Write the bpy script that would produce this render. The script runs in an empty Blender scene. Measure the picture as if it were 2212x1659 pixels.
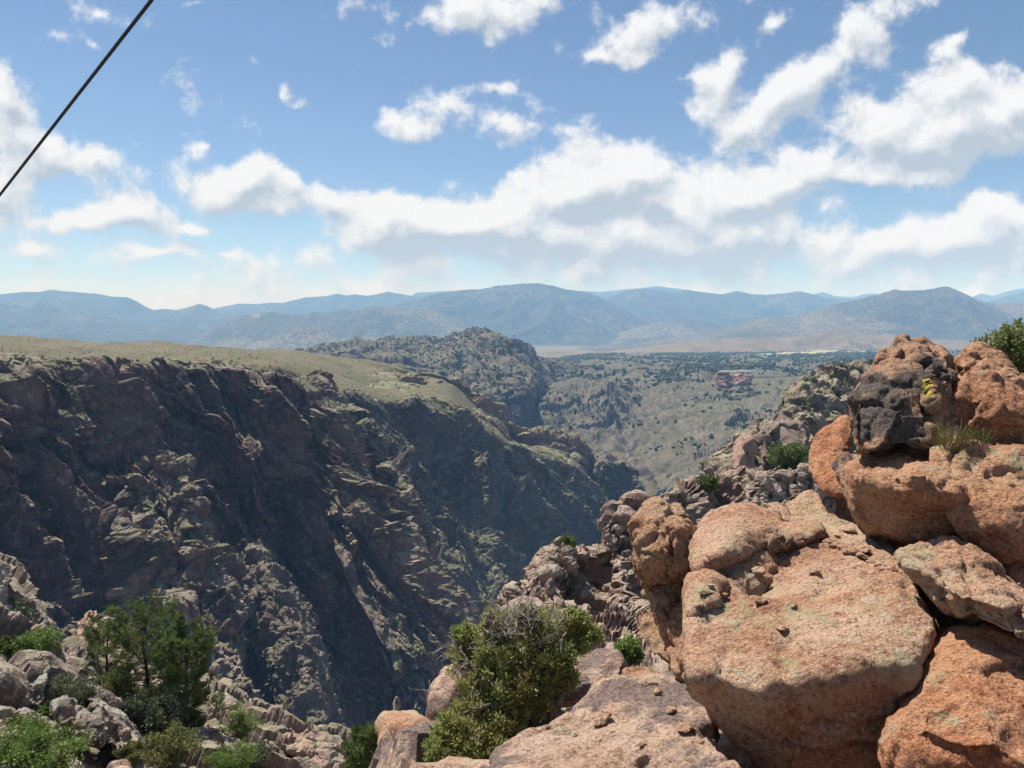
# Canyon overlook: camera, sky, sun first; then terrain, rocks, plants, small details
import bpy, bmesh, math, random
import numpy as np
from mathutils import Vector, Matrix, Euler
RAD = math.radians
sc = bpy.context.scene
col = sc.collection
random.seed(7)
# ------------------------------------------------------------------ camera
FPX, CX, CY = 1534.0, 1106.0, 829.5        # focal length and centre in the 2212 x 1659 pixel frame used below
PITCH = RAD(4.82)
cam_d = bpy.data.cameras.new('camera'); cam = bpy.data.objects.new('camera', cam_d); col.objects.link(cam)
cam_d.sensor_width = 36.0; cam_d.lens = 36.0 * FPX / 2212.0
cam_d.clip_start = 0.1; cam_d.clip_end = 120000.0
cam.rotation_euler = (math.pi / 2 - PITCH, 0, 0)
sc.camera = cam
def ray(px, py):
    a = (px - CX) / FPX; b = (CY - py) / FPX; c, s = math.cos(PITCH), math.sin(PITCH)
    return np.array([a, c + b * s, -s + b * c])
def W(px, py, d):                          # pixel direction, carried to the forward distance d
    r = ray(px, py); return r * (d / r[1])
# ------------------------------------------------------------------ render and exposure
sc.render.engine = 'CYCLES'
sc.view_settings.view_transform = 'Standard'; sc.view_settings.look = 'None'
sc.view_settings.exposure = 0.85; sc.view_settings.gamma = 1.0
cy = sc.cycles
cy.use_denoising = True
try: cy.denoiser = 'OPENIMAGEDENOISE'
except Exception: pass
cy.max_bounces = 6; cy.diffuse_bounces = 2; cy.glossy_bounces = 2; cy.transmission_bounces = 2
cy.transparent_max_bounces = 8; cy.volume_bounces = 1
cy.use_adaptive_sampling = False
# ------------------------------------------------------------------ node expression helper
class E:
    """A socket (or a number) that builds Math nodes when used in an expression."""
    def __init__(s, nt, v): s.nt, s.v = nt, v
    def _m(s, op, *o, clamp=False):
        n = s.nt.nodes.new('ShaderNodeMath'); n.operation = op; n.use_clamp = clamp
        for i, x in enumerate((s,) + o):
            x = x.v if isinstance(x, E) else x
            if isinstance(x, (int, float)): n.inputs[i].default_value = x
            else: s.nt.links.new(x, n.inputs[i])
        return E(s.nt, n.outputs[0])
    def __add__(s, o): return s._m('ADD', o)
    __radd__ = __add__
    def __sub__(s, o): return s._m('SUBTRACT', o)
    def __rsub__(s, o): return (s * -1.0) + o
    def __mul__(s, o): return s._m('MULTIPLY', o)
    __rmul__ = __mul__
    def __truediv__(s, o): return s._m('DIVIDE', o)
    def max(s, o): return s._m('MAXIMUM', o)
    def min(s, o): return s._m('MINIMUM', o)
    def pow(s, o): return s._m('POWER', o)
    def abs(s): return s._m('ABSOLUTE')
    def gt(s, o): return s._m('GREATER_THAN', o)
    def clamp(s): return s._m('ADD', 0.0, clamp=True)
    def smooth(s, a, b):
        n = s.nt.nodes.new('ShaderNodeMapRange'); n.interpolation_type = 'SMOOTHSTEP'
        s.nt.links.new(s.v, n.inputs['Value']); n.inputs['From Min'].default_value = a; n.inputs['From Max'].default_value = b
        return E(s.nt, n.outputs[0])
def sep(nt, vec):
    n = nt.nodes.new('ShaderNodeSeparateXYZ'); nt.links.new(vec, n.inputs[0]); return [E(nt, o) for o in n.outputs]
def comb(nt, x, y, z):
    n = nt.nodes.new('ShaderNodeCombineXYZ')
    for i, q in enumerate((x, y, z)):
        q = q.v if isinstance(q, E) else q
        if isinstance(q, (int, float)): n.inputs[i].default_value = q
        else: nt.links.new(q, n.inputs[i])
    return n.outputs[0]
def vscale(nt, vec, s):
    n = nt.nodes.new('ShaderNodeVectorMath'); n.operation = 'MULTIPLY'; nt.links.new(vec, n.inputs[0])
    n.inputs[1].default_value = s if isinstance(s, (tuple, list)) else (s, s, s); return n.outputs[0]
def noise(nt, vec, scale, detail=4.0, rough=0.55, dist=0.0, lac=2.0):
    n = nt.nodes.new('ShaderNodeTexNoise'); nt.links.new(vec, n.inputs['Vector'])
    n.inputs['Scale'].default_value = scale; n.inputs['Detail'].default_value = detail
    n.inputs['Roughness'].default_value = rough; n.inputs['Distortion'].default_value = dist; n.inputs['Lacunarity'].default_value = lac
    return E(nt, n.outputs['Fac'])
def voro(nt, vec, scale, feature='F1', rnd=1.0, out='Distance'):
    n = nt.nodes.new('ShaderNodeTexVoronoi'); n.feature = feature; nt.links.new(vec, n.inputs['Vector'])
    n.inputs['Scale'].default_value = scale; n.inputs['Randomness'].default_value = rnd
    return E(nt, n.outputs[out])
def mixc(nt, fac, a, b):
    n = nt.nodes.new('ShaderNodeMix'); n.data_type = 'RGBA'
    f = fac.v if isinstance(fac, E) else fac
    if isinstance(f, (int, float)): n.inputs[0].default_value = f
    else: nt.links.new(f, n.inputs[0])
    for i, c in ((6, a), (7, b)):
        if isinstance(c, (tuple, list)): n.inputs[i].default_value = (c[0], c[1], c[2], 1)
        else: nt.links.new(c, n.inputs[i])
    return n.outputs[2]
def bump(nt, h, strength, dist, normal=None):
    n = nt.nodes.new('ShaderNodeBump'); nt.links.new(h.v, n.inputs['Height'])
    n.inputs['Strength'].default_value = strength; n.inputs['Distance'].default_value = dist
    if normal is not None: nt.links.new(normal, n.inputs['Normal'])
    return n.outputs[0]
def new_mat(name):
    m = bpy.data.materials.new(name); m.use_nodes = True; nt = m.node_tree; nt.nodes.clear()
    o = nt.nodes.new('ShaderNodeOutputMaterial'); b = nt.nodes.new('ShaderNodeBsdfPrincipled')
    nt.links.new(b.outputs[0], o.inputs[0]); b.inputs['Specular IOR Level'].default_value = 0.25
    g = nt.nodes.new('ShaderNodeNewGeometry')
    return m, nt, b, g
def finish(nt, b, c, rough=0.9, nrm=None):
    if isinstance(c, (tuple, list)): b.inputs['Base Color'].default_value = (c[0], c[1], c[2], 1)
    else: nt.links.new(c, b.inputs['Base Color'])
    b.inputs['Roughness'].default_value = rough
    if nrm is not None: nt.links.new(nrm, b.inputs['Normal'])
# ------------------------------------------------------------------ sun and sky
SUN_EL, SUN_AZ = 59.0, -40.0               # degrees; azimuth from straight ahead, negative is to the left
el, az = RAD(SUN_EL), RAD(SUN_AZ)
to_sun = Vector((math.sin(az) * math.cos(el), math.cos(az) * math.cos(el), math.sin(el)))
sun_d = bpy.data.lights.new('sun', 'SUN'); sun_d.energy = 5.0; sun_d.angle = RAD(0.53); sun_d.color = (1.0, 0.95, 0.87)
sun = bpy.data.objects.new('sun', sun_d); col.objects.link(sun)
sun.rotation_euler = to_sun.to_track_quat('Z', 'Y').to_euler(); sun.location = (0, 0, 60)
wd = bpy.data.worlds.new('World'); sc.world = wd; wd.use_nodes = True
nt = wd.node_tree; nt.nodes.clear()
wo = nt.nodes.new('ShaderNodeOutputWorld')
sky = nt.nodes.new('ShaderNodeTexSky'); sky.sky_type = 'NISHITA'; sky.sun_disc = False
sky.sun_elevation = el; sky.sun_rotation = az; sky.altitude = 1900; sky.air_density = 1.0; sky.dust_density = 0.3; sky.ozone_density = 2.5
tc = nt.nodes.new('ShaderNodeTexCoord'); DIR = tc.outputs['Generated']
def uv_of(px, py):
    r = ray(px, py); return r[0] / r[1], r[2] / r[1]
# cumulus and wisps: (centre px, centre py, half width, half height, turn in degrees, weight)
CLOUDS = [
 (0, 205, 52, 50, 0, 1.0), (35, 285, 105, 62, -20, 1.1), (160, 335, 115, 42, -12, 0.9), (-15, 395, 70, 62, 0, 1.0),
 (232, 10, 70, 36, -20, 0.75), (215, 82, 40, 30, 0, 0.5),
 (470, 400, 120, 46, 0, 1.15), (540, 385, 75, 42, 0, 0.9), (620, 452, 105, 30, 0, 0.9), (645, 402, 28, 30, 0, 0.8), (712, 440, 30, 28, 0, 0.8),
 (215, 470, 175, 26, 0, 1.0), (272, 448, 62, 26, 0, 0.7), (415, 484, 50, 13, 0, 0.7),
 (355, 532, 85, 20, 0, 0.85), (70, 535, 62, 16, 0, 0.7), (490, 535, 16, 7, 0, 0.5),
 (1050, 12, 150, 48, 0, 1.1), (885, 262, 88, 46, -8, 1.0), (965, 215, 46, 55, -30, 0.60), (1085, 278, 70, 36, 10, 0.75), (1080, 205, 60, 24, 0, 0.56),
 (608, 187, 20, 20, 0, 0.6), (642, 208, 16, 13, 0, 0.6), (435, 305, 32, 14, 10, 0.5),
 (1370, 365, 120, 66, 0, 1.3), (1250, 405, 130, 56, 0, 1.1), (822, 468, 52, 44, 0, 1.2), (930, 492, 140, 34, 0, 1.0), (1110, 455, 170, 56, 8, 1.1),
 (1450, 440, 180, 70, -8, 1.1), (1600, 440, 140, 50, 15, 0.9), (1700, 395, 150, 40, 16, 1.0), (1235, 285, 55, 46, 20, 0.68),
 (1250, 530, 420, 44, 0, 0.72), (1560, 525, 300, 50, 6, 0.8), (1150, 505, 330, 32, 0, 0.7),
 (2050, 265, 175, 84, 0, 1.35), (2170, 225, 120, 62, 0, 1.1), (1900, 285, 95, 60, 0, 0.95), (1920, 375, 150, 24, 6, 0.62),
 (1790, 140, 235, 56, 42, 1.0), (1650, 245, 90, 40, 25, 0.9), (1540, 190, 86, 40, 52, 0.95), (1480, 165, 60, 18, 5, 0.5), (1668, 34, 70, 28, 48, 0.62),
 (1400, 45, 170, 52, 12, 0.60), (1387, 100, 30, 22, 0, 0.8), (2060, 98, 60, 28, 40, 0.66), (1290, 105, 70, 18, -10, 0.55), (110, 60, 60, 16, 0, 0.45), (430, 18, 60, 16, 0, 0.48),
 (2145, 455, 80, 40, 0, 1.1), (2060, 505, 140, 36, 8, 0.85), (2150, 520, 180, 46, 0, 0.9), (1955, 545, 170, 28, 4, 0.6),
]
def blob_sum(g, vec, blobs):
    """sum of soft lobes: each a Mapping node (place, turn, size) and a spherical gradient"""
    tot = None
    for (px, py, rx, ry, rot, wt) in blobs:
        cu, cv = uv_of(px, py); k = 2.12 / FPX
        mp = g.nodes.new('ShaderNodeMapping'); mp.vector_type = 'TEXTURE'; g.links.new(vec, mp.inputs[0])
        mp.inputs['Location'].default_value = (cu, cv, 0); mp.inputs['Rotation'].default_value = (0, 0, RAD(rot))
        mp.inputs['Scale'].default_value = (rx * k, ry * k, 1.0)
        gr = g.nodes.new('ShaderNodeTexGradient'); gr.gradient_type = 'QUADRATIC_SPHERE'; g.links.new(mp.outputs[0], gr.inputs[0])
        e = E(g, gr.outputs['Fac'])
        tot = e * (wt * 1.8) if tot is None else e._m('MULTIPLY_ADD', wt * 1.8, tot)
    return tot
def flatten(g, vec):                               # keep the lobes on the plane: z = 0
    n = g.nodes.new('ShaderNodeVectorMath'); n.operation = 'MULTIPLY'; g.links.new(vec, n.inputs[0]); n.inputs[1].default_value = (1, 1, 0); return n.outputs[0]
def warp(g, vec, scale, amp, detail=2.0):
    n = g.nodes.new('ShaderNodeTexNoise'); g.links.new(vec, n.inputs['Vector']); n.inputs['Scale'].default_value = scale; n.inputs['Detail'].default_value = detail
    m = g.nodes.new('ShaderNodeVectorMath'); m.operation = 'MULTIPLY_ADD'; g.links.new(n.outputs['Color'], m.inputs[0])
    m.inputs[1].default_value = (amp, amp, 0); a = g.nodes.new('ShaderNodeVectorMath'); a.operation = 'ADD'
    g.links.new(vec, a.inputs[0]); a.inputs[1].default_value = (-amp / 2, -amp / 2, 0); g.links.new(a.outputs[0], m.inputs[2]); return m.outputs[0]
def density(g, vec, blobs, fine=True):
    wv = warp(g, vec, 8.0, 0.085)
    x_, y_, z_ = sep(g, vec)
    f = noise(g, vec, 19.0, 8.0 if fine else 5.0, 0.64)
    if blobs:
        body = blob_sum(g, wv, blobs) + ((0.15 - y_).max(0.0) * 13.0) * noise(g, vscale(g, vec, (1, 3.0, 1)), 5.0, 3.0, 0.6)
    else:
        body = noise(g, vec, 2.4, 2.0, 0.5).smooth(0.48, 0.70)
    return body * 0.95 + (f - 0.5) * CLOUD_NOISE + (noise(g, vec, 6.0, 2.0, 0.5) - 0.5) * 1.6 - 0.36
CLOUD_NOISE = 2.9
def cloud_branch(name, blobs):
    """one window of the sky as its own node group, so that a ray runs only the lobes near it"""
    g = bpy.data.node_groups.new(name, 'ShaderNodeTree')
    g.interface.new_socket('Vector', in_out='INPUT', socket_type='NodeSocketVector')
    g.interface.new_socket('Sky', in_out='INPUT', socket_type='NodeSocketColor')
    g.interface.new_socket('Shader', in_out='OUTPUT', socket_type='NodeSocketShader')
    gi = g.nodes.new('NodeGroupInput'); go = g.nodes.new('NodeGroupOutput')
    v = gi.outputs[0]
    ad = g.nodes.new('ShaderNodeVectorMath'); ad.operation = 'ADD'; g.links.new(v, ad.inputs[0]); ad.inputs[1].default_value = (-0.010, 0.022, 0.0)
    d0 = density(g, v, blobs); d1 = density(g, ad.outputs[0], blobs, False)
    alpha = d0.smooth(-0.06, 0.72) * 0.97
    lit = (0.66 + (d0 - d1) * 0.62 - d1.max(0.0) * 0.17).clamp()
    cc = mixc(g, lit, CLOUD_DARK, CLOUD_LIGHT)
    c = mixc(g, alpha, gi.outputs[1], cc)
    b = g.nodes.new('ShaderNodeBackground'); g.links.new(c, b.inputs[0]); b.inputs[1].default_value = SKY_STRENGTH
    g.links.new(b.outputs[0], go.inputs[0]); return g
SKY_STRENGTH = 0.064
CLOUD_DARK, CLOUD_LIGHT = (4.2, 4.7, 5.4), (8.3, 8.45, 8.6)
dx, dy, dz = sep(nt, DIR)
den = dy.abs().max(0.06); U = dx / den; V = dz / den
vecG = comb(nt, U, V, 0.0); vecA = vscale(nt, DIR, (1.6, 1.6, 1.6))
skyc = sky.outputs[0]
def use(g, vec):
    n = nt.nodes.new('ShaderNodeGroup'); n.node_tree = g; nt.links.new(vec, n.inputs[0]); nt.links.new(skyc, n.inputs[1]); return n.outputs[0]
def pick(fac, a, b):
    n = nt.nodes.new('ShaderNodeMixShader'); nt.links.new(fac.v, n.inputs[0]); nt.links.new(a, n.inputs[1]); nt.links.new(b, n.inputs[2]); return n.outputs[0]
edges = [-400, 330, 720, 1050, 1400, 1750, 2650]
cur = use(cloud_branch('sky_window', [c for c in CLOUDS if c[0] - c[2] * 2.1 - 70 < edges[1]]), vecG)
for a, b in zip(edges[1:-1], edges[2:]):
    br = use(cloud_branch('sky_window', [c for c in CLOUDS if c[0] + c[2] * 2.1 + 70 > a and c[0] - c[2] * 2.1 - 70 < b]), vecG)
    cur = pick(U.gt(uv_of(a, 700)[0]), cur, br)
inwin = dy.gt(0.0) * (V._m('LESS_THAN', 0.80)) * (U.abs()._m('LESS_THAN', 1.5))
nt.links.new(pick(inwin, use(cloud_branch('sky_beyond', None), vecA), cur), wo.inputs[0])
try: wd.cycles.sampling_method = 'MANUAL'; wd.cycles.sample_map_resolution = 512
except Exception: pass
# ------------------------------------------------------------------ numpy noise
def _h(ix, iy, iz, seed):
    h = (ix.astype(np.int64) * 374761393 + iy.astype(np.int64) * 668265263 + iz.astype(np.int64) * 2147483647 + seed * 1274126177) & 0xFFFFFFFF
    h = ((h ^ (h >> 13)) * 1274126177) & 0xFFFFFFFF
    h = ((h ^ (h >> 15)) * 2246822519) & 0xFFFFFFFF
    return (h ^ (h >> 16)) & 0xFFFFFFFF
_G = np.array([[1,1,0],[-1,1,0],[1,-1,0],[-1,-1,0],[1,0,1],[-1,0,1],[1,0,-1],[-1,0,-1],[0,1,1],[0,-1,1],[0,1,-1],[0,-1,-1],[1,1,0],[-1,1,0],[0,-1,1],[0,-1,-1]], float)
def gn(p, seed=0):
    """gradient noise, about -1..1, p (N,3)"""
    f0 = np.floor(p); i = f0.astype(np.int64); f = p - f0
    w = f * f * f * (f * (f * 6 - 15) + 10)
    out = 0
    for a in (0, 1):
        for b in (0, 1):
            for c in (0, 1):
                g = _G[_h(i[:, 0] + a, i[:, 1] + b, i[:, 2] + c, seed) & 15]
                d = g[:, 0] * (f[:, 0] - a) + g[:, 1] * (f[:, 1] - b) + g[:, 2] * (f[:, 2] - c)
                k = (w[:, 0] if a else 1 - w[:, 0]) * (w[:, 1] if b else 1 - w[:, 1]) * (w[:, 2] if c else 1 - w[:, 2])
                out = out + d * k
    return out
def fbm(p, octv=4, seed=0, gain=0.5, lac=2.03):
    a, s, t = 1.0, 0.0, 0.0
    q = p.copy()
    for o in range(octv):
        s = s + a * gn(q, seed + o * 17); t += a; a *= gain; q = q * lac + 5.3
    return s / t
def ridged(p, octv=4, seed=0, gain=0.5, lac=2.07):
    a, s, t = 1.0, 0.0, 0.0
    q = p.copy()
    for o in range(octv):
        n = 1 - np.abs(gn(q, seed + o * 17)) * 1.8
        s = s + a * n; t += a; a *= gain; q = q * lac + 3.1
    return s / t
def cell2(x, y, seed=0):
    """random value of the nearest cell (-1..1) and distance to its edge"""
    ix, iy = np.floor(x).astype(np.int64), np.floor(y).astype(np.int64)
    f1 = np.full(x.shape, 9.0); f2 = np.full(x.shape, 9.0); v = np.zeros(x.shape); z = np.zeros_like(ix)
    for a in (-1, 0, 1):
        for b in (-1, 0, 1):
            h = _h(ix + a, iy + b, z, seed); h2 = _h(ix + a, iy + b, z + 1, seed)
            d = (ix + a + (h & 0xFFFF) / 65535.0 - x) ** 2 + (iy + b + (h >> 16) / 65535.0 - y) ** 2
            m = d < f1
            f2 = np.where(m, f1, np.minimum(f2, d)); v = np.where(m, (h2 & 0xFFFF) / 32767.5 - 1, v); f1 = np.where(m, d, f1)
    return v, np.sqrt(f2) - np.sqrt(f1)
def cell3(p, seed=0):
    """3D cells: random value of the (nearly) nearest cell, -1..1, and distance to its edge"""
    p = np.asarray(p, np.float32); i = np.floor(p - 0.5).astype(np.int64); N = len(p)
    f1 = np.full(N, 9.0, np.float32); f2 = np.full(N, 9.0, np.float32); v = np.zeros(N, np.float32)
    for a in (0, 1):
        for b in (0, 1):
            for c in (0, 1):
                h = _h(i[:, 0] + a, i[:, 1] + b, i[:, 2] + c, seed)
                jx = (h & 1023).astype(np.float32) / 1400 + 0.13; jy = ((h >> 10) & 1023).astype(np.float32) / 1400 + 0.13; jz = ((h >> 20) & 1023).astype(np.float32) / 1400 + 0.13
                d = (i[:, 0] + a + jx - p[:, 0]) ** 2 + (i[:, 1] + b + jy - p[:, 1]) ** 2 + (i[:, 2] + c + jz - p[:, 2]) ** 2
                r = ((h * 2654435761 >> 9) & 0xFFFF).astype(np.float32) / 32767.5 - 1
                m = d < f1
                f2 = np.where(m, f1, np.minimum(f2, d)); v = np.where(m, r, v); f1 = np.where(m, d, f1)
    return v, np.sqrt(f2) - np.sqrt(f1)
# ------------------------------------------------------------------ meshes
def mesh_np(name, V, F, smooth=False, mat=None):
    """V (N,3), F (M,3) or (M,4)"""
    V = np.asarray(V, np.float32); F = np.asarray(F, np.int32); k = F.shape[1]
    me = bpy.data.meshes.new(name); me.vertices.add(len(V)); me.vertices.foreach_set('co', V.ravel())
    me.loops.add(F.size); me.loops.foreach_set('vertex_index', F.ravel())
    me.polygons.add(len(F)); me.polygons.foreach_set('loop_start', np.arange(0, F.size, k, dtype=np.int32))
    try: me.polygons.foreach_set('loop_total', np.full(len(F), k, np.int32))
    except Exception: pass
    me.polygons.foreach_set('use_smooth', np.full(len(F), smooth, bool))
    me.update(calc_edges=True); me.validate()
    if mat: me.materials.append(mat)
    return me
def link(name, me, parent=None, loc=None):
    o = bpy.data.objects.new(name, me); col.objects.link(o)
    if parent is not None: o.parent = parent
    if loc is not None: o.location = loc
    return o
def tag(o, label=None, cat=None, group=None, kind=None):
    if label: o['label'] = label
    if cat: o['category'] = cat
    if group: o['group'] = group
    if kind: o['kind'] = kind
    return o
def cr(A, n):
    """Catmull-Rom resample of A (m,...) along axis 0 to n samples"""
    m = len(A); t = np.linspace(0, m - 1, n); i = np.minimum(t.astype(int), m - 2); f = (t - i).reshape((-1,) + (1,) * (A.ndim - 1))
    p0 = A[np.maximum(i - 1, 0)]; p1 = A[i]; p2 = A[i + 1]; p3 = A[np.minimum(i + 2, m - 1)]
    return 0.5 * (2 * p1 + (p2 - p0) * f + (2 * p0 - 5 * p1 + 4 * p2 - p3) * f * f + (3 * p1 - p0 - 3 * p2 + p3) * f ** 3)
LOD = 0.68
def grid(rows, nu, nv):
    nu, nv = int(nu * LOD), int(nv * LOD)
    R = np.array([[W(*p) for p in r] for r in rows])
    R = cr(R, nv)
    return cr(R.transpose(1, 0, 2), nu).transpose(1, 0, 2)
def gfaces(nv, nu):
    i = np.arange(nv * nu).reshape(nv, nu)
    return np.stack([i[:-1, :-1], i[1:, :-1], i[1:, 1:], i[:-1, 1:]], -1).reshape(-1, 4)
def gnormal(G):
    du = np.gradient(G, axis=1); dv = np.gradient(G, axis=0)
    n = np.cross(dv, du); n /= np.linalg.norm(n, axis=2, keepdims=True) + 1e-9
    c = G.mean((0, 1))
    if (n * -G).sum(2).mean() < 0: n = -n
    return n
def st(G):
    """arc length along the wall and height, for each grid point"""
    d = np.linalg.norm(np.diff(G[:, :, :2], axis=1), axis=2).mean(0)
    s = np.concatenate([[0], np.cumsum(d)])
    return np.broadcast_to(s, G.shape[:2]).copy(), G[:, :, 2].copy()
SHEETS = {}
def sheet_obj(name, G, mat, smooth=False, kind='structure'):
    nv, nu = G.shape[:2]
    me = mesh_np(name, G.reshape(-1, 3), gfaces(nv, nu), smooth, mat)
    o = link(name, me); o['kind'] = kind; SHEETS[o.name] = G
    return o
def cliff(name, rows, nu, nv, mat, seed=1, sizes=((60, 8), (22, 4.5), (8, 1.8), (3.2, 0.7)), gully=(90, 10), aspect=0.6, shear=0.35, fine=0.6, zup=0.25, mask=None, ledge=None, top=0.25, topv=(0.0, 0.16), ribs=None, warp_=0.2, gz=2.6):
    """a rock wall: a lofted sheet pushed out in angular blocks, with gullies and ledges"""
    G = grid(rows, nu, nv); N = gnormal(G); H = N.copy(); H[:, :, 2] = H[:, :, 2] * zup; H /= np.linalg.norm(H, axis=2, keepdims=True) + 1e-9
    shp = G.shape[:2]; P = G.reshape(-1, 3); big = sizes[0][0]
    w = np.stack([gn(P / (big * 0.8) + 11 * k, seed + k) for k in range(3)], 1)
    w2 = np.stack([gn(P / (big * 0.2) + 7 * k, seed + 5 + k) for k in range(3)], 1)
    Q = P + w * big * warp_ + w2 * big * 0.04
    Q = np.stack([Q[:, 0] + shear * Q[:, 2], Q[:, 1], Q[:, 2] * aspect], 1)
    D = np.zeros(len(P))
    if gully:
        r = ridged(np.stack([Q[:, 0] / gully[0], Q[:, 1] / gully[0], Q[:, 2] / (gully[0] * gz)], 1), 5, seed + 7, 0.55)
        D += gully[1] * (r - 0.6) * 2
    for k, (sz, amp, *asp) in enumerate(sizes):
        v, e = cell3(Q * np.array([1, 1, asp[0] / aspect if asp else 1.0]) / sz, seed + 31 * k)
        D += amp * v - amp * 0.30 * np.clip(1 - e * 5, 0, 1)
    if ledge:
        h, a = ledge
        zz = P[:, 2] + 0.9 * h * fbm(P / (h * 3.0), 3, seed + 21)
        f = zz / h - np.floor(zz / h)
        D += a * f * np.clip(0.55 + 2.2 * gn(P / (h * 2.2), seed + 23), 0, 1.3)
    D += fine * fbm(P / (sizes[-1][0] * 0.7), 3, seed + 9)
    D = D.reshape(shp)
    nv = shp[0]; tv = np.clip((np.linspace(0, 1, nv) - topv[0]) / (topv[1] - topv[0]), 0, 1)
    D = D * (top + (1 - top) * tv)[:, None]
    if ribs:
        px = G[:, :, 0] / G[:, :, 1] * FPX + CX; py = 700 - G[:, :, 2] / G[:, :, 1] * FPX
        wob = (gn(P / (big * 0.5), seed + 77) * 16).reshape(shp)
        for pts, a, wd_ in ribs:
            best = np.full(shp, 1e9)
            for (x0, y0), (x1, y1) in zip(pts[:-1], pts[1:]):
                t_ = np.clip(((px - x0) * (x1 - x0) + (py - y0) * (y1 - y0)) / ((x1 - x0) ** 2 + (y1 - y0) ** 2), 0, 1)
                best = np.minimum(best, np.hypot(px - x0 - t_ * (x1 - x0) + wob, (py - y0 - t_ * (y1 - y0))))
            D = D + a * np.maximum(0, 1 - best / wd_) ** 1.1 * (0.05 + 0.95 * tv)[:, None]
    if mask is not None: s, t = st(G); D *= mask(G, s, t)
    G = G + H * D[:, :, None]
    return sheet_obj(name, G, mat), G
def ground(name, rows, nu, nv, mat, amp=((60, 3), (15, 0.8), (4, 0.25)), seed=1, smooth=True, rocks=None):
    G = grid(rows, nu, nv); shp = G.shape[:2]; P = G.reshape(-1, 3); Z = np.zeros(len(P))
    for k, (sz, a) in enumerate(amp):
        Z += a * fbm(np.stack([P[:, 0] / sz, P[:, 1] / sz, np.full(len(P), seed + k * 3.3)], 1), 3, seed + k)
    if rocks:
        for k, (sz, a) in enumerate(rocks):
            v, e = cell2(P[:, 0] / sz, P[:, 1] / sz, seed + 40 + k); Z += a * np.maximum(v, 0) * np.minimum(e * 4, 1)
    G = G.copy(); G[:, :, 2] += Z.reshape(shp)
    return sheet_obj(name, G, mat, smooth), G
# ------------------------------------------------------------------ terrain materials
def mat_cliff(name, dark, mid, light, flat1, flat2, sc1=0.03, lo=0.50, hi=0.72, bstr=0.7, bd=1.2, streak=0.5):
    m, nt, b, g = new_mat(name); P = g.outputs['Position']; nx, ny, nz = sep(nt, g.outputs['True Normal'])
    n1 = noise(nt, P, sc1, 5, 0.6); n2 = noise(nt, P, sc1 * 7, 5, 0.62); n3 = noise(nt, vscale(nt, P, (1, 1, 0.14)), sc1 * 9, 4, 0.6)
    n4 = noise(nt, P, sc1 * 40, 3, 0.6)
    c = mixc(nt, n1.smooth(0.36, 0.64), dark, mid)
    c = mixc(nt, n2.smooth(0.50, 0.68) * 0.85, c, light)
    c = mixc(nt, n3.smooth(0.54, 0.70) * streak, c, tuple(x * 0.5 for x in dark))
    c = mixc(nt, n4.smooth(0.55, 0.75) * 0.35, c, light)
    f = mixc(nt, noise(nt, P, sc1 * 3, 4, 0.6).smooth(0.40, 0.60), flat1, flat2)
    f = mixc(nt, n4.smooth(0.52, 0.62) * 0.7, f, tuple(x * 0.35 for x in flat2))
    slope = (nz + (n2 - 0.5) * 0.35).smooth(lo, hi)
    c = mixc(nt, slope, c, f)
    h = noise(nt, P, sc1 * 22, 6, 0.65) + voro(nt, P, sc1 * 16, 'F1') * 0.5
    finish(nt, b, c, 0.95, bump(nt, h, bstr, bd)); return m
def mat_ground(name, c1, c2, c3, sc1=0.02, spots=None, bd=0.5, bstr=0.5):
    m, nt, b, g = new_mat(name); P = g.outputs['Position']
    c = mixc(nt, noise(nt, P, sc1, 5, 0.6).smooth(0.38, 0.62), c1, c2)
    c = mixc(nt, noise(nt, P, sc1 * 9, 5, 0.65).smooth(0.55, 0.70), c, c3)
    if spots:
        k, s, c4 = spots
        c = mixc(nt, voro(nt, P, s).smooth(0.42, 0.30) * noise(nt, P, sc1 * 2, 3, 0.5).smooth(k, k + 0.12), c, c4)
    finish(nt, b, c, 0.95, bump(nt, noise(nt, P, sc1 * 30, 5, 0.65), bstr, bd)); return m
def mat_mountain(name, forest, soil, sp, k0=0.5, big=0.0007):
    m, nt, b, g = new_mat(name); P = g.outputs['Position']; nx, ny, nz = sep(nt, g.outputs['True Normal'])
    d = voro(nt, P, sp).smooth(0.60, 0.35)                      # tree crowns as dots
    cover = noise(nt, P, big, 5, 0.6).smooth(k0 - 0.14, k0 + 0.14)
    fac = (d * 0.75 + noise(nt, P, sp * 0.35, 4, 0.6) * 0.5 - cover * 0.75 + 0.2).smooth(0.30, 0.55)
    c = mixc(nt, fac, soil, forest)
    c = mixc(nt, noise(nt, P, big * 6, 4, 0.6).smooth(0.62, 0.70) * 0.6, c, tuple(min(1, x * 1.5) for x in soil))
    finish(nt, b, c, 1.0, bump(nt, noise(nt, P, sp * 0.25, 5, 0.6), 0.8, 0.25 / sp)); return m
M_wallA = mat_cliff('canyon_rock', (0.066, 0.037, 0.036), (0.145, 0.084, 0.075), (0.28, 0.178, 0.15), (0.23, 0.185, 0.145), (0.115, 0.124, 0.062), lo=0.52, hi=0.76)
M_wallC = mat_cliff('far_canyon_rock', (0.062, 0.047, 0.042), (0.11, 0.085, 0.073), (0.20, 0.152, 0.126), (0.20, 0.172, 0.12), (0.11, 0.12, 0.062), sc1=0.022, lo=0.48, hi=0.72)
M_red = mat_cliff('red_knob_rock', (0.13, 0.075, 0.06), (0.22, 0.13, 0.10), (0.30, 0.20, 0.16), (0.22, 0.19, 0.12), (0.13, 0.14, 0.065), sc1=0.02, lo=0.55, hi=0.75)
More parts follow.
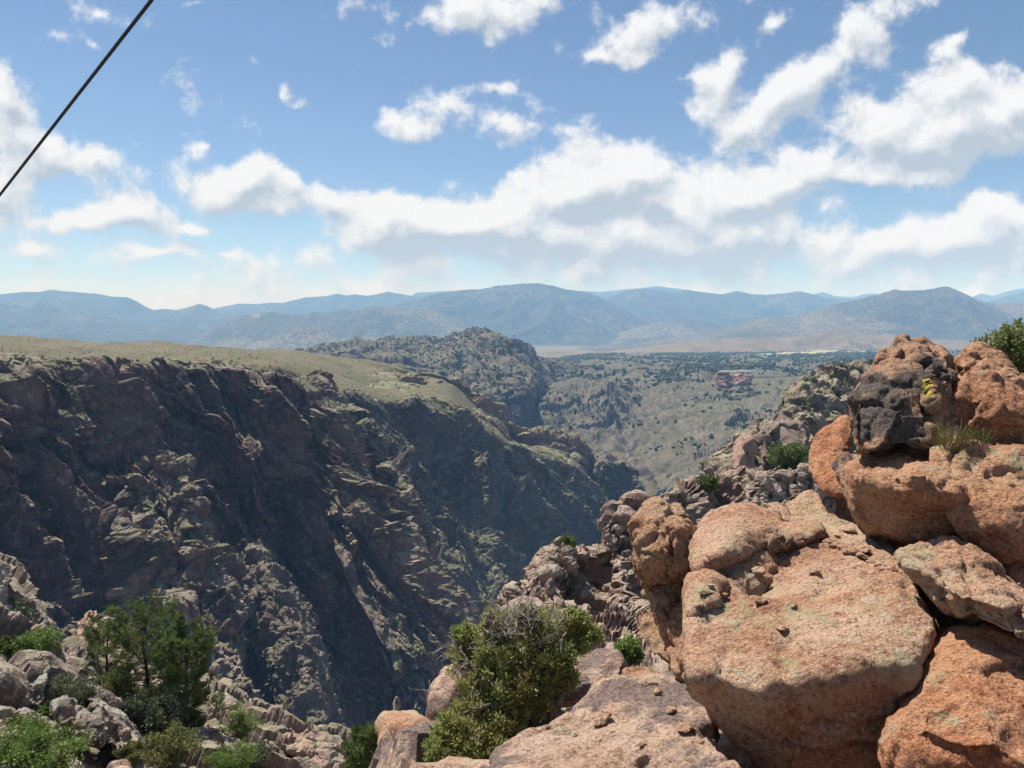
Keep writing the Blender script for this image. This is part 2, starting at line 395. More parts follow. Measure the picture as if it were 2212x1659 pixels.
M_slope = mat_cliff('scrub_slope_rock', (0.10, 0.088, 0.08), (0.16, 0.14, 0.12), (0.27, 0.235, 0.20), (0.118, 0.104, 0.074), (0.073, 0.078, 0.047), sc1=0.02, lo=0.62, hi=0.80, streak=0.3)
M_grass = mat_ground('rim_grass', (0.112, 0.108, 0.055), (0.158, 0.134, 0.08), (0.24, 0.165, 0.125), 0.022, (0.44, 0.30, (0.05, 0.062, 0.03)), 2.2, 1.0)
M_hill = mat_cliff('tree_hill_rock', (0.085, 0.072, 0.065), (0.13, 0.108, 0.09), (0.26, 0.185, 0.15), (0.135, 0.115, 0.078), (0.078, 0.082, 0.046), sc1=0.009, lo=0.55, hi=0.75)
M_tan = mat_ground('tan_hill_soil', (0.15, 0.122, 0.086), (0.12, 0.10, 0.068), (0.068, 0.066, 0.04), 0.004, (0.5, 0.05, (0.07, 0.075, 0.045)), 4, 0.6)
M_valley = mat_ground('valley_floor', (0.09, 0.095, 0.055), (0.135, 0.118, 0.08), (0.045, 0.056, 0.032), 0.0016, (0.45, 0.04, (0.05, 0.065, 0.035)), 3, 0.4)
M_far = mat_mountain('forested_mountain', (0.024, 0.034, 0.034), (0.085, 0.08, 0.068), 0.018, 0.66)
M_near_mtn = mat_mountain('speckled_mountain', (0.026, 0.036, 0.03), (0.15, 0.132, 0.108), 0.045, 0.60)
M_right_mtn = mat_mountain('juniper_mountain', (0.033, 0.038, 0.03), (0.135, 0.115, 0.092), 0.055, 0.58)
# ------------------------------------------------------------------ far mountains (ridge lines read from the photograph, carried to their distance)
def c7(*pts): return [(1094.5 + x * 0.5052, 576 + y * 0.5052) for x, y in pts]
def c8(*pts): return [(x * 0.5052, 576 + y * 0.5052) for x, y in pts]
def mountain(name, crest, d, foot_d, foot_z, mat, nu=260, nv=70, seed=3, spur=0.16, ext=True):
    """a range: crest line at distance d, spurs running down to foot_d, and a back slope"""
    nu, nv = int(nu * 0.72), int(nv * 0.66)
    c = np.array([W(x, y, d) for x, y in crest])
    if ext:                                    # let the ends fall away under the neighbours
        a, b = c[0].copy(), c[-1].copy(); w = (c[-1, 0] - c[0, 0]) * 0.12
        a[0] -= w; b[0] += w; a[2] = foot_z; b[2] = foot_z
        c = np.vstack([a, c, b])
    seg = np.linalg.norm(np.diff(c, axis=0), axis=1); L = np.concatenate([[0], np.cumsum(seg)])
    t = np.linspace(0, L[-1], nu); C = np.stack([np.interp(t, L, c[:, i]) for i in range(3)], 1)
    depth = d - foot_d
    C[:, 1] += depth * 0.25 * fbm(np.stack([C[:, 0] / depth, np.zeros(nu), np.full(nu, seed)], 1), 2, seed)
    C[:, 0] *= C[:, 1] / d; C[:, 2] *= C[:, 1] / d
    v = np.concatenate([np.linspace(-0.45, 0, nv // 4, endpoint=False), np.linspace(0, 1, nv - nv // 4) ** 1.15])
    G = np.zeros((nv, nu, 3))
    hh = C[:, 2] - foot_z
    for j, vv in enumerate(v):
        if vv <= 0: y = C[:, 1] - vv * depth; z = foot_z + hh * np.clip(1 + vv * 2.0, 0, 1); x = C[:, 0]
        else:
            y = C[:, 1] - vv * depth; x = C[:, 0] * (y / C[:, 1]) ** 0.5; z = foot_z + hh * (1 - vv) ** 1.25
        G[j] = np.stack([x, y, z], 1)
    P = G.reshape(-1, 3); k = depth * 0.42
    r = ridged(np.stack([P[:, 0] / k, P[:, 1] / (k * 1.7), np.full(len(P), seed * 1.7)], 1), 6, seed, 0.52).reshape(nv, nu)
    amp = spur * np.maximum(hh, 30)[None, :] * (4 * np.clip(np.abs(v), 0, 1) * (1.05 - np.clip(np.abs(v), 0, 1)))[:, None] ** 0.8
    G[:, :, 2] += (r - 0.62) * amp * 2.2
    fine = fbm(P / (depth * 0.03), 3, seed + 5).reshape(nv, nu); G[:, :, 2] += fine * np.maximum(hh, 30)[None, :] * 0.012
    o = sheet_obj(name, G, mat, True); return o, G
VZ = -215.0
mountain('mountain_range', c8((1700, 150), (1760, 125), (1780, 110), (1850, 108), (1920, 103), (1990, 108), (2100, 110)) + c7((350, 105), (400, 108), (500, 97), (580, 92), (640, 83), (700, 90), (760, 98), (900, 118), (1200, 125), (1300, 120), (1350, 108), (1400, 125), (1480, 130), (1530, 117), (1600, 115), (1800, 130), (1990, 130), (2030, 113), (2080, 125), (2140, 105), (2212, 92), (2330, 95)), 15500, 12800, VZ, M_far, 300, 40, 11)
mountain('mountain_range', c8((700, 215), (910, 180), (1020, 157), (1100, 160), (1150, 153), (1210, 155), (1300, 132), (1400, 125), (1440, 115), (1480, 123), (1520, 118), (1570, 125), (1660, 107), (1720, 118), (1780, 128), (1900, 150), (2100, 170)), 12600, 10700, VZ, M_far, 260, 50, 13)
mountain('mountain_range', c7((330, 170), (430, 135), (500, 108), (570, 93), (640, 98), (730, 113), (770, 98), (830, 108), (920, 118), (985, 104), (1050, 117), (1110, 120), (1180, 115), (1250, 104), (1300, 115), (1380, 135), (1480, 140), (1600, 150), (1800, 160), (1980, 160), (2050, 150), (2120, 130), (2212, 105), (2330, 100)), 10800, 8300, VZ, M_far, 320, 70, 17)
mountain('mountain_range', c8((-260, 120), (-150, 128), (-50, 125), (0, 118), (100, 108), (170, 108), (220, 97), (270, 105), (370, 112), (430, 118), (480, 128), (540, 130), (580, 145), (620, 170), (655, 185), (700, 180), (750, 185), (800, 175), (850, 158), (880, 165), (930, 190), (1000, 205), (1150, 212), (1300, 225)), 10200, 7900, VZ, M_far, 300, 70, 19)
mountain('mountain', c8((1600, 205), (1690, 165), (1780, 138), (1850, 118), (1930, 105), (2000, 97), (2050, 98), (2120, 82)) + c7((20, 77), (60, 72), (130, 70), (200, 82), (250, 97), (330, 105), (400, 130), (440, 150), (500, 180), (560, 215), (620, 245), (700, 275)), 9000, 6900, VZ, M_far, 300, 80, 23)
mountain('mountain', c8((-250, 150), (-100, 150), (0, 160), (60, 165), (120, 175), (165, 153), (210, 165), (270, 185), (330, 205), (400, 205), (450, 215), (500, 225), (560, 240), (700, 250), (800, 256), (900, 275)), 7700, 5800, VZ, M_far, 300, 80, 29)
mountain('mountain', c8((960, 225), (1000, 212), (1100, 200), (1160, 195), (1220, 203), (1300, 205), (1340, 193), (1400, 200), (1430, 190), (1470, 180), (1510, 190), (1560, 172), (1620, 165), (1680, 175), (1730, 190), (1760, 180), (1810, 175), (1870, 190), (1950, 225), (2050, 265), (2120, 290)), 7100, 5500, VZ, M_near_mtn, 300, 80, 31)
mountain('hill', c8((1080, 325), (1150, 305), (1220, 275), (1290, 258), (1350, 265), (1420, 300), (1480, 328)), 5600, 4900, VZ, M_near_mtn, 140, 50, 37, 0.10)
mountain('hill', c7((460, 290), (560, 258), (640, 240), (760, 228), (860, 235), (950, 250), (1040, 262), (1150, 280)), 7600, 6500, VZ, M_near_mtn, 160, 50, 41, 0.12)
mountain('mountain', c7((540, 335), (640, 312), (780, 300), (880, 280), (960, 255), (1050, 228), (1150, 213), (1230, 215), (1300, 190), (1400, 160), (1500, 140), (1600, 115), (1660, 97), (1700, 103), (1780, 100), (1830, 92), (1870, 83), (1900, 90), (1960, 115), (2020, 145), (2090, 160), (2150, 153), (2212, 160), (2330, 175), (2500, 200)), 6300, 4600, VZ, M_right_mtn, 420, 110, 43, 0.17)
# ------------------------------------------------------------------ the ground to the horizon, the valley floor
gme = mesh_np('ground', np.array([[-90000, -3000, -440], [90000, -3000, -440], [90000, 90000, -440], [-90000, 90000, -440]]), np.array([[0, 1, 2, 3]]), False, M_valley)
link('ground', gme)['kind'] = 'structure'
vx = np.linspace(-14000, 14000, 220); vy = np.concatenate([np.linspace(2300, 7000, 150), np.linspace(7100, 26000, 40)])
X, Y = np.meshgrid(vx, vy); Z = np.full(X.shape, VZ) + 9 * fbm(np.stack([X.ravel() / 900, Y.ravel() / 900, np.zeros(X.size)], 1), 4, 3).reshape(X.shape)
Z += np.clip((4200 - Y) / 1900, 0, 1) * 40
sheet_obj('valley_floor', np.stack([X, Y, Z], -1)[:, ::1], M_valley, True)
mountain('hill', [(1190, 790), (1231, 772), (1262, 761), (1322, 758), (1377, 752), (1448, 742), (1499, 737), (1549, 733), (1600, 730), (1650, 732), (1700, 729), (1746, 725), (1776, 715), (1812, 711), (1842, 721), (1882, 724), (1923, 722), (1953, 728), (2004, 733), (2212, 737), (2400, 740)], 4300, 3700, -175, M_tan, 420, 80, 47, 0.30)
# ------------------------------------------------------------------ tree hill beyond the canyon and its cliff
H_rows = [
 [(630, 775, 2700), (743, 765, 2800), (829, 755, 2800), (919, 755, 2800), (997, 750, 2750), (1059, 745, 2700), (1100, 752, 2650), (1130, 775, 2600), (1180, 795, 2700), (1250, 810, 2700)],
 [(640, 762, 2250), (743, 744, 2350), (829, 725, 2350), (919, 733, 2300), (997, 725, 2250), (1059, 717, 2200), (1100, 733, 2150), (1132, 757, 2150), (1180, 775, 2250), (1250, 795, 2350)],
 [(640, 775, 2000), (740, 763, 2050), (826, 752, 2050), (910, 756, 2000), (990, 755, 1950), (1058, 752, 1900), (1103, 764, 1880), (1138, 775, 1900), (1180, 790, 2050), (1240, 805, 2200)],
 [(640, 790, 1800), (738, 780, 1820), (826, 776, 1800), (905, 785, 1750), (985, 795, 1700), (1055, 795, 1680), (1105, 798, 1670), (1142, 797, 1700), (1178, 805, 1900), (1225, 818, 2050)],
 [(640, 810, 1600), (738, 805, 1620), (826, 803, 1600), (905, 815, 1560), (985, 828, 1530), (1050, 835, 1520), (1105, 836, 1520), (1150, 828, 1540), (1172, 832, 1750), (1210, 835, 1900)],
 [(640, 840, 1450), (738, 840, 1450), (826, 840, 1450), (905, 850, 1440), (985, 865, 1430), (1050, 875, 1440), (1108, 880, 1450), (1148, 864, 1490), (1165, 864, 1620), (1195, 862, 1750)],
 [(640, 930, 1400), (738, 930, 1400), (826, 930, 1400), (905, 930, 1400), (985, 930, 1400), (1050, 940, 1410), (1110, 940, 1420), (1150, 930, 1460), (1165, 930, 1600), (1190, 930, 1700)]]
_, G_H = cliff('hill', H_rows, 420, 260, M_hill, 5, ((180, 10), (60, 7), (20, 3)), (300, 24), 0.6, 0.2, 2.0, 1.0)
# ------------------------------------------------------------------ scrub slope across the canyon to the right
K_rows = [
 [(1150, 800, 3300), (1240, 768, 3900), (1400, 764, 4100), (1600, 760, 4200), (1800, 756, 4200), (2000, 754, 4200), (2400, 752, 4200)],
 [(1165, 800, 2450), (1245, 783, 2700), (1400, 776, 2900), (1600, 774, 2900), (1800, 772, 2900), (2000, 768, 2900), (2400, 768, 2900)],
 [(1175, 845, 1750), (1250, 808, 2050), (1370, 795, 2150), (1550, 793, 2150), (1720, 790, 2100), (1900, 785, 2050), (2400, 785, 2000)],
 [(1165, 880, 1480), (1240, 855, 1560), (1340, 832, 1680), (1520, 825, 1650), (1680, 825, 1560), (1850, 815, 1500), (2300, 810, 1500)],
 [(1180, 915, 1320), (1262, 905, 1350), (1360, 880, 1420), (1510, 870, 1380), (1660, 870, 1280), (1820, 860, 1180), (2200, 850, 1100)],
 [(1220, 960, 1180), (1300, 955, 1180), (1390, 940, 1180), (1510, 930, 1120), (1640, 930, 1040), (1780, 920, 950), (2100, 900, 900)],
 [(1290, 1020, 1050), (1355, 1020, 1020), (1420, 1010, 980), (1505, 1005, 920), (1610, 1005, 850), (1740, 1000, 780), (2000, 980, 700)],
 [(1340, 1085, 960), (1390, 1085, 910), (1440, 1085, 860), (1505, 1080, 800), (1600, 1080, 720), (1720, 1080, 640), (1900, 1080, 560)],
 [(1340, 1230, 880), (1390, 1230, 840), (1440, 1230, 790), (1500, 1230, 720), (1580, 1230, 640), (1680, 1230, 560), (1850, 1230, 480)]]
def K_mask(G, s, t):
    px = G[:, :, 0] / G[:, :, 1] * FPX + CX; el_ = 700 - G[:, :, 2] / G[:, :, 1] * FPX
    c = np.exp(-(((px - 1290) / 95) ** 2 + ((el_ - 885) / 50) ** 2))
    n = fbm(np.stack([s.ravel() / 160, t.ravel() / 70, np.zeros(s.size)], 1), 3, 8).reshape(s.shape)
    return 0.30 + 0.55 * c + 0.6 * np.clip(n * 3 - 0.3, 0, 1)
_, G_K = cliff('scrub_slope', K_rows, 560, 420, M_slope, 9, ((110, 14), (40, 7), (18, 2.6), (9, 0.9)), (170, 46), 0.7, 0.1, 1.2, 0.8, K_mask)
# ------------------------------------------------------------------ the massif across the bend: shelf, knobs, cliffs
C_rim = [(640, 825, 690), (731, 845, 700), (805, 866, 715), (899, 875, 735), (970, 886, 760), (1063, 945, 800), (1153, 980, 850), (1240, 1012, 900), (1288, 1055, 930), (1283, 1070, 1120)]
C_rows = [[(x, y + 3, d + 14) for x, y, d in C_rim], C_rim,
 [(640, 900, 682), (735, 908, 690), (815, 930, 702), (905, 958, 717), (985, 985, 737), (1075, 1010, 780), (1165, 1040, 830), (1255, 1068, 885), (1308, 1105, 915), (1303, 1120, 1080)],
 [(660, 1020, 640), (760, 1030, 645), (850, 1060, 650), (930, 1080, 660), (1010, 1090, 690), (1090, 1090, 740), (1180, 1100, 800), (1265, 1120, 865), (1318, 1150, 900), (1313, 1160, 1060)],
 [(700, 1150, 590), (800, 1160, 590), (890, 1170, 600), (970, 1190, 615), (1040, 1190, 650), (1110, 1180, 710), (1195, 1170, 775), (1275, 1180, 850), (1322, 1195, 890), (1318, 1200, 1040)],
 [(740, 1320, 530), (850, 1320, 530), (930, 1320, 540), (1000, 1320, 560), (1070, 1300, 600), (1130, 1270, 670), (1205, 1240, 750), (1280, 1232, 840), (1325, 1235, 885), (1320, 1240, 1030)],
 [(800, 1500, 470), (900, 1480, 480), (970, 1450, 495), (1040, 1420, 520), (1100, 1380, 570), (1150, 1330, 650), (1215, 1290, 740), (1285, 1270, 835), (1330, 1270, 880), (1325, 1280, 1030)]]
C_ribs = [([(900, 880), (985, 1000), (1060, 1130), (1120, 1250)], 26, 42), ([(985, 905), (1080, 1040), (1180, 1150), (1230, 1240)], 26, 40), ([(760, 850), (850, 1000), (930, 1150), (1000, 1330)], 22, 46), ([(1110, 975), (1200, 1080), (1270, 1170)], 20, 34), ([(870, 1060), (900, 1180), (960, 1300)], 18, 36), ([(1010, 1050), (1040, 1160), (1090, 1290)], 16, 30)]
_, G_C = cliff('canyon_wall', C_rows, 620, 420, M_wallC, 14, ((80, 7), (32, 4), (16, 3.0, 0.7), (8, 2.0, 0.8), (4, 1.1, 0.9)), (120, 14), 0.5, 0.5, 0.8, 1.8, None, None, 0.25, (0.08, 0.3), C_ribs)
E_crest = [(700, 800, 900), (780, 797, 930), (880, 805, 930), (969, 820, 930), (1024, 842, 935), (1075, 872, 940), (1106, 912, 950), (1150, 928, 960), (1208, 944, 975), (1258, 958, 990), (1276, 985, 1000), (1284, 1025, 1010)]
E_front = [(700, 850, 700), (780, 866, 715), (880, 880, 742), (960, 892, 765), (1015, 925, 785), (1063, 955, 808), (1110, 975, 835), (1153, 990, 857), (1205, 1010, 885), (1250, 1030, 910), (1275, 1060, 930), (1284, 1090, 940)]
E_rows = [[(x, y + 60, d + 160) for x, y, d in E_crest], [(x, y + 6, d + 40) for x, y, d in E_crest], E_crest,
          [(x + 4, y + (12 if i < 3 else 26), d - (40 if i < 3 else 12)) for i, (x, y, d) in enumerate(E_crest)],
          [((a[0] + b[0]) / 2, a[1] * 0.42 + b[1] * 0.58, a[2] * 0.40 + b[2] * 0.60) for a, b in zip(E_crest, E_front)], E_front,
          [(x, y + 60, d + 10) for x, y, d in E_front]]
def E_mask(G, s, t):
    px = G[:, :, 0] / G[:, :, 1] * FPX + CX
    v = np.linspace(0, 1, G.shape[0])[:, None]
    return np.where((v > 0.26) & (v < 0.56), 1.0, 0.25) * np.clip((px - 820) / 150, 0.15, 1)
_, G_E = cliff('canyon_shelf', E_rows, 420, 200, M_red, 22, ((50, 16), (22, 9), (8, 3)), (90, 14), 0.6, 0.2, 0.8, 0.5, E_mask, None, 1.0)
# end knob of the spur
Kn = [(1290, 1030, 930), (1302, 998, 935), (1325, 993, 940), (1350, 1000, 945), (1366, 1012, 948), (1376, 1040, 950), (1384, 1072, 955), (1380, 1080, 1010)]
Kn_rows = [[(x - 6, y + 30, d + 50) for x, y, d in Kn], Kn, [(x, y + 40, d - 12) for x, y, d in Kn], [(x - 4, y + 110, d - 40) for x, y, d in Kn], [(x - 8, y + 220, d - 80) for x, y, d in Kn]]
cliff('canyon_spur', Kn_rows, 150, 130, M_wallC, 27, ((30, 9), (12, 5), (5, 2)), (40, 6), 0.55, 0.2, 0.8, 0.4, None, None, 0.8)
# ------------------------------------------------------------------ the grassy rim plateau on the left
G_rows = [
 [(-300, 760, 1200), (0, 760, 1250), (150, 765, 1300), (300, 770, 1350), (450, 775, 1400), (600, 785, 1450), (700, 800, 1450), (800, 815, 1350), (900, 835, 1250), (975, 850, 1150), (1060, 900, 1150)],
 [(-300, 728, 800), (0, 731, 850), (150, 739, 900), (300, 745, 950), (450, 753, 1000), (600, 758, 1050), (700, 767, 1080), (800, 785, 1020), (900, 806, 970), (975, 826, 920), (1060, 900, 965)],
 [(-300, 737, 690), (0, 739, 720), (150, 747, 770), (300, 753, 820), (450, 758, 870), (600, 763, 920), (700, 775, 960), (800, 797, 950), (900, 817, 930), (975, 833, 895), (1060, 905, 940)],
 [(-300, 750, 500), (0, 757, 530), (150, 766, 560), (300, 767, 600), (450, 768, 640), (600, 776, 690), (700, 797, 790), (800, 825, 840), (900, 845, 840), (975, 857, 845), (1060, 915, 900)],
 [(-300, 769, 350), (0, 780, 388), (150, 797, 412), (300, 788, 450), (450, 785, 478), (600, 798, 502), (700, 838, 655), (800, 862, 730), (900, 873, 748), (970, 886, 778), (1060, 955, 830)],
 [(-300, 830, 352), (0, 840, 390), (150, 850, 414), (300, 850, 452), (450, 845, 480), (600, 850, 504), (700, 890, 640), (800, 900, 730), (900, 920, 745), (970, 930, 780), (1060, 990, 830)]]
_, G_G = ground('rim_plateau', G_rows, 420, 260, M_grass, ((140, 9), (40, 2.6), (12, 0.7), (4, 0.3)), 6, True, ((26, 2.2), (9, 0.9)))
# ------------------------------------------------------------------ the dark rib behind the near wall
B_c = [(660, 812, 560), (696, 836, 555), (723, 872, 550), (751, 897, 545), (786, 924, 540), (806, 950, 535), (837, 1015, 522), (864, 1056, 512), (884, 1113, 502), (900, 1190, 490), (930, 1330, 470), (960, 1480, 450)]
B_rows = [[(x - 14, y + 20, d + 110) for x, y, d in B_c], [(x + 1, y + 8, d + 45) for x, y, d in B_c], B_c, [(x - 45, y + 12, d - 4) for x, y, d in B_c], [(x - 120, y + 30, d - 5) for x, y, d in B_c]]
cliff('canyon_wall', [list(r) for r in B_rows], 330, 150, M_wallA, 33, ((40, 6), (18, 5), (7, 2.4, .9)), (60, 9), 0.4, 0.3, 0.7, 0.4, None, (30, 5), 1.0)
# ------------------------------------------------------------------ the near wall of the canyon
A_rows = [
 [(-300, 767, 362), (0, 777, 400), (130, 795, 425), (275, 786, 462), (440, 782, 490), (590, 795, 512), (680, 836, 545), (690, 855, 640)],
 [(-300, 770, 305), (0, 782, 342), (130, 801, 366), (275, 791, 400), (440, 787, 430), (590, 799, 450), (690, 848, 480), (692, 868, 620)],
 [(-300, 830, 298), (0, 840, 333), (135, 850, 358), (280, 845, 393), (440, 840, 424), (592, 850, 444), (702, 890, 474), (698, 905, 610)],
 [(-300, 960, 280), (0, 960, 315), (150, 965, 338), (300, 960, 372), (460, 960, 408), (612, 965, 430), (728, 965, 462), (722, 975, 590)],
 [(-300, 1080, 270), (0, 1080, 300), (160, 1090, 322), (320, 1080, 352), (485, 1080, 397), (645, 1080, 415), (783, 1075, 450), (775, 1085, 580)],
 [(-300, 1250, 250), (0, 1250, 275), (170, 1250, 297), (350, 1250, 332), (530, 1250, 378), (720, 1250, 398), (893, 1240, 425), (886, 1250, 560)],
 [(-300, 1420, 232), (0, 1420, 255), (190, 1420, 275), (400, 1420, 312), (580, 1420, 352), (780, 1400, 378), (972, 1395, 405), (966, 1405, 540)],
 [(-300, 1650, 210), (0, 1650, 228), (200, 1650, 248), (440, 1650, 290), (620, 1650, 318), (800, 1650, 346), (990, 1580, 385), (985, 1600, 520)],
 [(-300, 1800, 200), (0, 1800, 215), (200, 1800, 236), (450, 1800, 275), (630, 1800, 300), (810, 1800, 330), (1000, 1750, 370), (995, 1760, 500)]]
A_ribs = [([(560, 830), (590, 945), (640, 1050), (665, 1150), (650, 1210), (690, 1330)], 28, 44), ([(20, 830), (70, 960), (140, 1090), (215, 1200), (240, 1330)], 24, 48), ([(200, 810), (250, 900), (300, 990)], 12, 50), ([(440, 800), (470, 900), (520, 1000), (540, 1110)], 22, 36), ([(700, 900), (770, 1060), (860, 1210), (950, 1390)], 22, 46), ([(690, 1180), (760, 1320), (830, 1480)], 22, 38), ([(-60, 1000), (40, 1150), (110, 1300), (150, 1420)], 22, 48)]
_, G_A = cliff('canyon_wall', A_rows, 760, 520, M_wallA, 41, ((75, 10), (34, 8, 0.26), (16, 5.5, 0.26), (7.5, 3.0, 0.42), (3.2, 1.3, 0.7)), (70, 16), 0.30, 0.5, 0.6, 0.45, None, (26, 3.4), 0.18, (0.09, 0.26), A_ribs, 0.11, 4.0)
T_rows = [[(470, 1150, 380), (520, 1160, 384), (560, 1170, 388), (600, 1190, 392)], [(480, 1230, 352), (540, 1235, 352), (590, 1240, 354), (640, 1270, 362)], [(520, 1330, 326), (580, 1330, 326), (640, 1335, 328), (690, 1370, 338)],
          [(545, 1440, 304), (610, 1440, 303), (675, 1445, 304), (725, 1480, 314)], [(570, 1550, 286), (640, 1550, 284), (705, 1560, 285), (755, 1590, 296)], [(600, 1700, 264), (670, 1700, 262), (745, 1710, 264), (800, 1740, 276)]]
def T_mask(G, s, t):
    return np.ones(s.shape)
for _r in T_rows: _r[0] = (_r[0][0], _r[0][1], _r[0][2] + 22); _r[-1] = (_r[-1][0], _r[-1][1], _r[-1][2] + 26)
M_scree = mat_cliff('scree_rock', (0.08, 0.055, 0.05), (0.135, 0.095, 0.083), (0.24, 0.175, 0.148), (0.19, 0.148, 0.122), (0.11, 0.11, 0.068), sc1=0.05, lo=0.5, hi=0.75, bd=0.6)
_, G_T = cliff('scree_slope', T_rows, 220, 330, M_scree, 45, ((14, 2.6), (5, 1.3), (2.2, 0.55)), (30, 5), 0.9, 0.2, 0.4, 0.9, T_mask, None, 1.0)
G_T = SHEETS['scree_slope']
S_c = [(318, 1012, 352), (345, 1000, 350), (392, 1060, 338), (420, 1150, 326), (441, 1207, 316), (503, 1261, 302), (532, 1356, 290), (550, 1444, 281), (570, 1510, 273), (598, 1571, 265), (660, 1720, 250)]
S_rows = [[(x + 12, y + 30, d + 90) for x, y, d in S_c], [(x + 6, y + 10, d + 30) for x, y, d in S_c], S_c,
          [(x - 45, y + 14, d - 8) for x, y, d in S_c], [(x - 130, y + 40, d - 14) for x, y, d in S_c], [(x - 260, y + 60, d + 6) for x, y, d in S_c]]
_, G_S = cliff('canyon_spur', S_rows, 420, 260, M_wallA, 47, ((36, 7), (14, 4.5, 0.5), (6, 2.4, 0.65), (2.8, 0.9, 0.8)), (46, 10), 0.5, 0.3, 0.5, 0.5, None, (18, 5), 1.0)
# ------------------------------------------------------------------ the near rim on the right: dark outcrop behind the boulders
L_c = [(1530, 1075, 150), (1545, 1040, 153), (1565, 995, 157), (1590, 945, 163), (1612, 933, 168), (1640, 921, 176), (1665, 908, 186), (1689, 893, 198), (1694, 862, 214), (1723, 822, 240), (1784, 803, 268), (1860, 794, 300), (2000, 786, 310), (2200, 782, 320), (2500, 780, 330)]
L_f = [(1540, 1085, 144), (1560, 1050, 146), (1590, 1015, 149), (1620, 985, 153), (1648, 972, 157), (1675, 962, 163), (1700, 950, 170), (1720, 935, 178), (1735, 908, 190), (1765, 880, 208), (1810, 860, 225), (1880, 850, 245), (2000, 848, 250), (2200, 848, 255), (2500, 848, 260)]
L_rows = [[(x + 6, y + 40, d + 60) for x, y, d in L_c], [(x + 2, y + 8, d + 18) for x, y, d in L_c], L_c, L_f,
          [(x + (8 if i < 6 else 20), 1075 - max(0, (x - 1700)) * 0.08, d * 0.86) for i, (x, y, d) in enumerate(L_f)], [(x + 20, 1200, d * 0.66) for x, y, d in L_f]]
M_outcrop = mat_cliff('outcrop_rock', (0.14, 0.105, 0.085), (0.21, 0.155, 0.125), (0.33, 0.25, 0.20), (0.27, 0.235, 0.175), (0.17, 0.165, 0.095), sc1=0.08, lo=0.6, hi=0.8, bd=0.4)
_, G_L = cliff('rim_outcrop', L_rows, 420, 240, M_outcrop, 53, ((22, 3.5), (9, 2.2), (3.5, 0.9), (1.4, 0.3)), (30, 3), 0.7, 0.05, 0.3, 0.4, None, (9, 2.2), 0.4, (0.3, 0.5))
# ------------------------------------------------------------------ broken crag just below the boulders
Mc = [(1090, 1300, 50), (1104, 1272, 51), (1140, 1262, 52), (1167, 1216, 53), (1195, 1192, 54), (1250, 1180, 56), (1284, 1183, 57), (1306, 1172, 58), (1316, 1118, 59), (1357, 1104, 60), (1390, 1090, 62), (1450, 1062, 66), (1540, 1046, 70), (1600, 1018, 73), (1680, 1014, 75), (1760, 1008, 76), (1900, 990, 76), (2200, 980, 76)]
Mrows = [[(x, y + 40, d + 16) for x, y, d in Mc], [(x, y + 6, d + 5) for x, y, d in Mc], Mc, [(x + 4, y + 60, d - 3) for x, y, d in Mc], [(x + 10, max(y + 150, 1330 - (x - 1090) * 0.1), d - 10) for x, y, d in Mc],
         [(x + 10, 1450, 38) for x, y, d in Mc], [(x + 10, 1620, 26) for x, y, d in Mc]]
M_crag = mat_cliff('crag_rock', (0.15, 0.10, 0.08), (0.24, 0.165, 0.13), (0.37, 0.275, 0.22), (0.33, 0.255, 0.205), (0.23, 0.195, 0.14), sc1=0.25, lo=0.7, hi=0.9, bd=0.12, streak=0.6)
_, G_M = cliff('crag', Mrows, 420, 300, M_crag, 61, ((5, 1.1), (2.4, 0.75), (1.1, 0.34), (0.5, 0.12)), (9, 1.0), 0.55, 0.0, 0.12, 0.45, None, (2.6, 0.9), 0.5, (0.2, 0.4))
# ------------------------------------------------------------------ left foreground slope
N_rows = [
 [(-120, 1225, 52), (0, 1260, 50), (90, 1380, 48), (175, 1450, 47), (300, 1530, 47), (450, 1525, 48), (561, 1590, 47), (722, 1650, 46), (790, 1720, 46)],
 [(-120, 1190, 40), (0, 1235, 39), (90, 1355, 37), (175, 1428, 36.5), (300, 1505, 36.5), (452, 1505, 38), (561, 1566, 37), (722, 1626, 36), (780, 1690, 36)],
 [(-120, 1330, 30), (0, 1345, 30), (90, 1410, 31), (190, 1480, 31.5), (310, 1545, 32), (450, 1560, 33), (580, 1600, 33), (730, 1665, 33), (800, 1730, 33)],
 [(-120, 1440, 25), (0, 1450, 25), (100, 1490, 26), (200, 1550, 27), (320, 1590, 28), (450, 1610, 29), (590, 1640, 30), (740, 1700, 30), (810, 1760, 30)],
 [(-120, 1620, 19), (0, 1620, 19.5), (110, 1630, 20.5), (210, 1650, 22), (330, 1670, 23), (460, 1690, 24), (600, 1710, 25), (750, 1750, 26), (820, 1800, 27)],
 [(-120, 1850, 13), (0, 1850, 13.5), (110, 1850, 14), (210, 1850, 15), (330, 1850, 16), (460, 1850, 17), (600, 1850, 18), (750, 1870, 19), (820, 1900, 20)]]
M_gran = mat_cliff('pale_granite', (0.11, 0.085, 0.07), (0.21, 0.16, 0.13), (0.36, 0.29, 0.24), (0.27, 0.225, 0.18), (0.18, 0.165, 0.11), sc1=0.5, lo=0.65, hi=0.9, bd=0.08, streak=0.5)
_, G_N = cliff('rocky_slope', N_rows, 460, 340, M_gran, 71, ((5.5, 0.9), (2.2, 0.5), (0.9, 0.18)), (8, 0.6), 0.8, 0.0, 0.07, 0.9, None, None, 0.8)
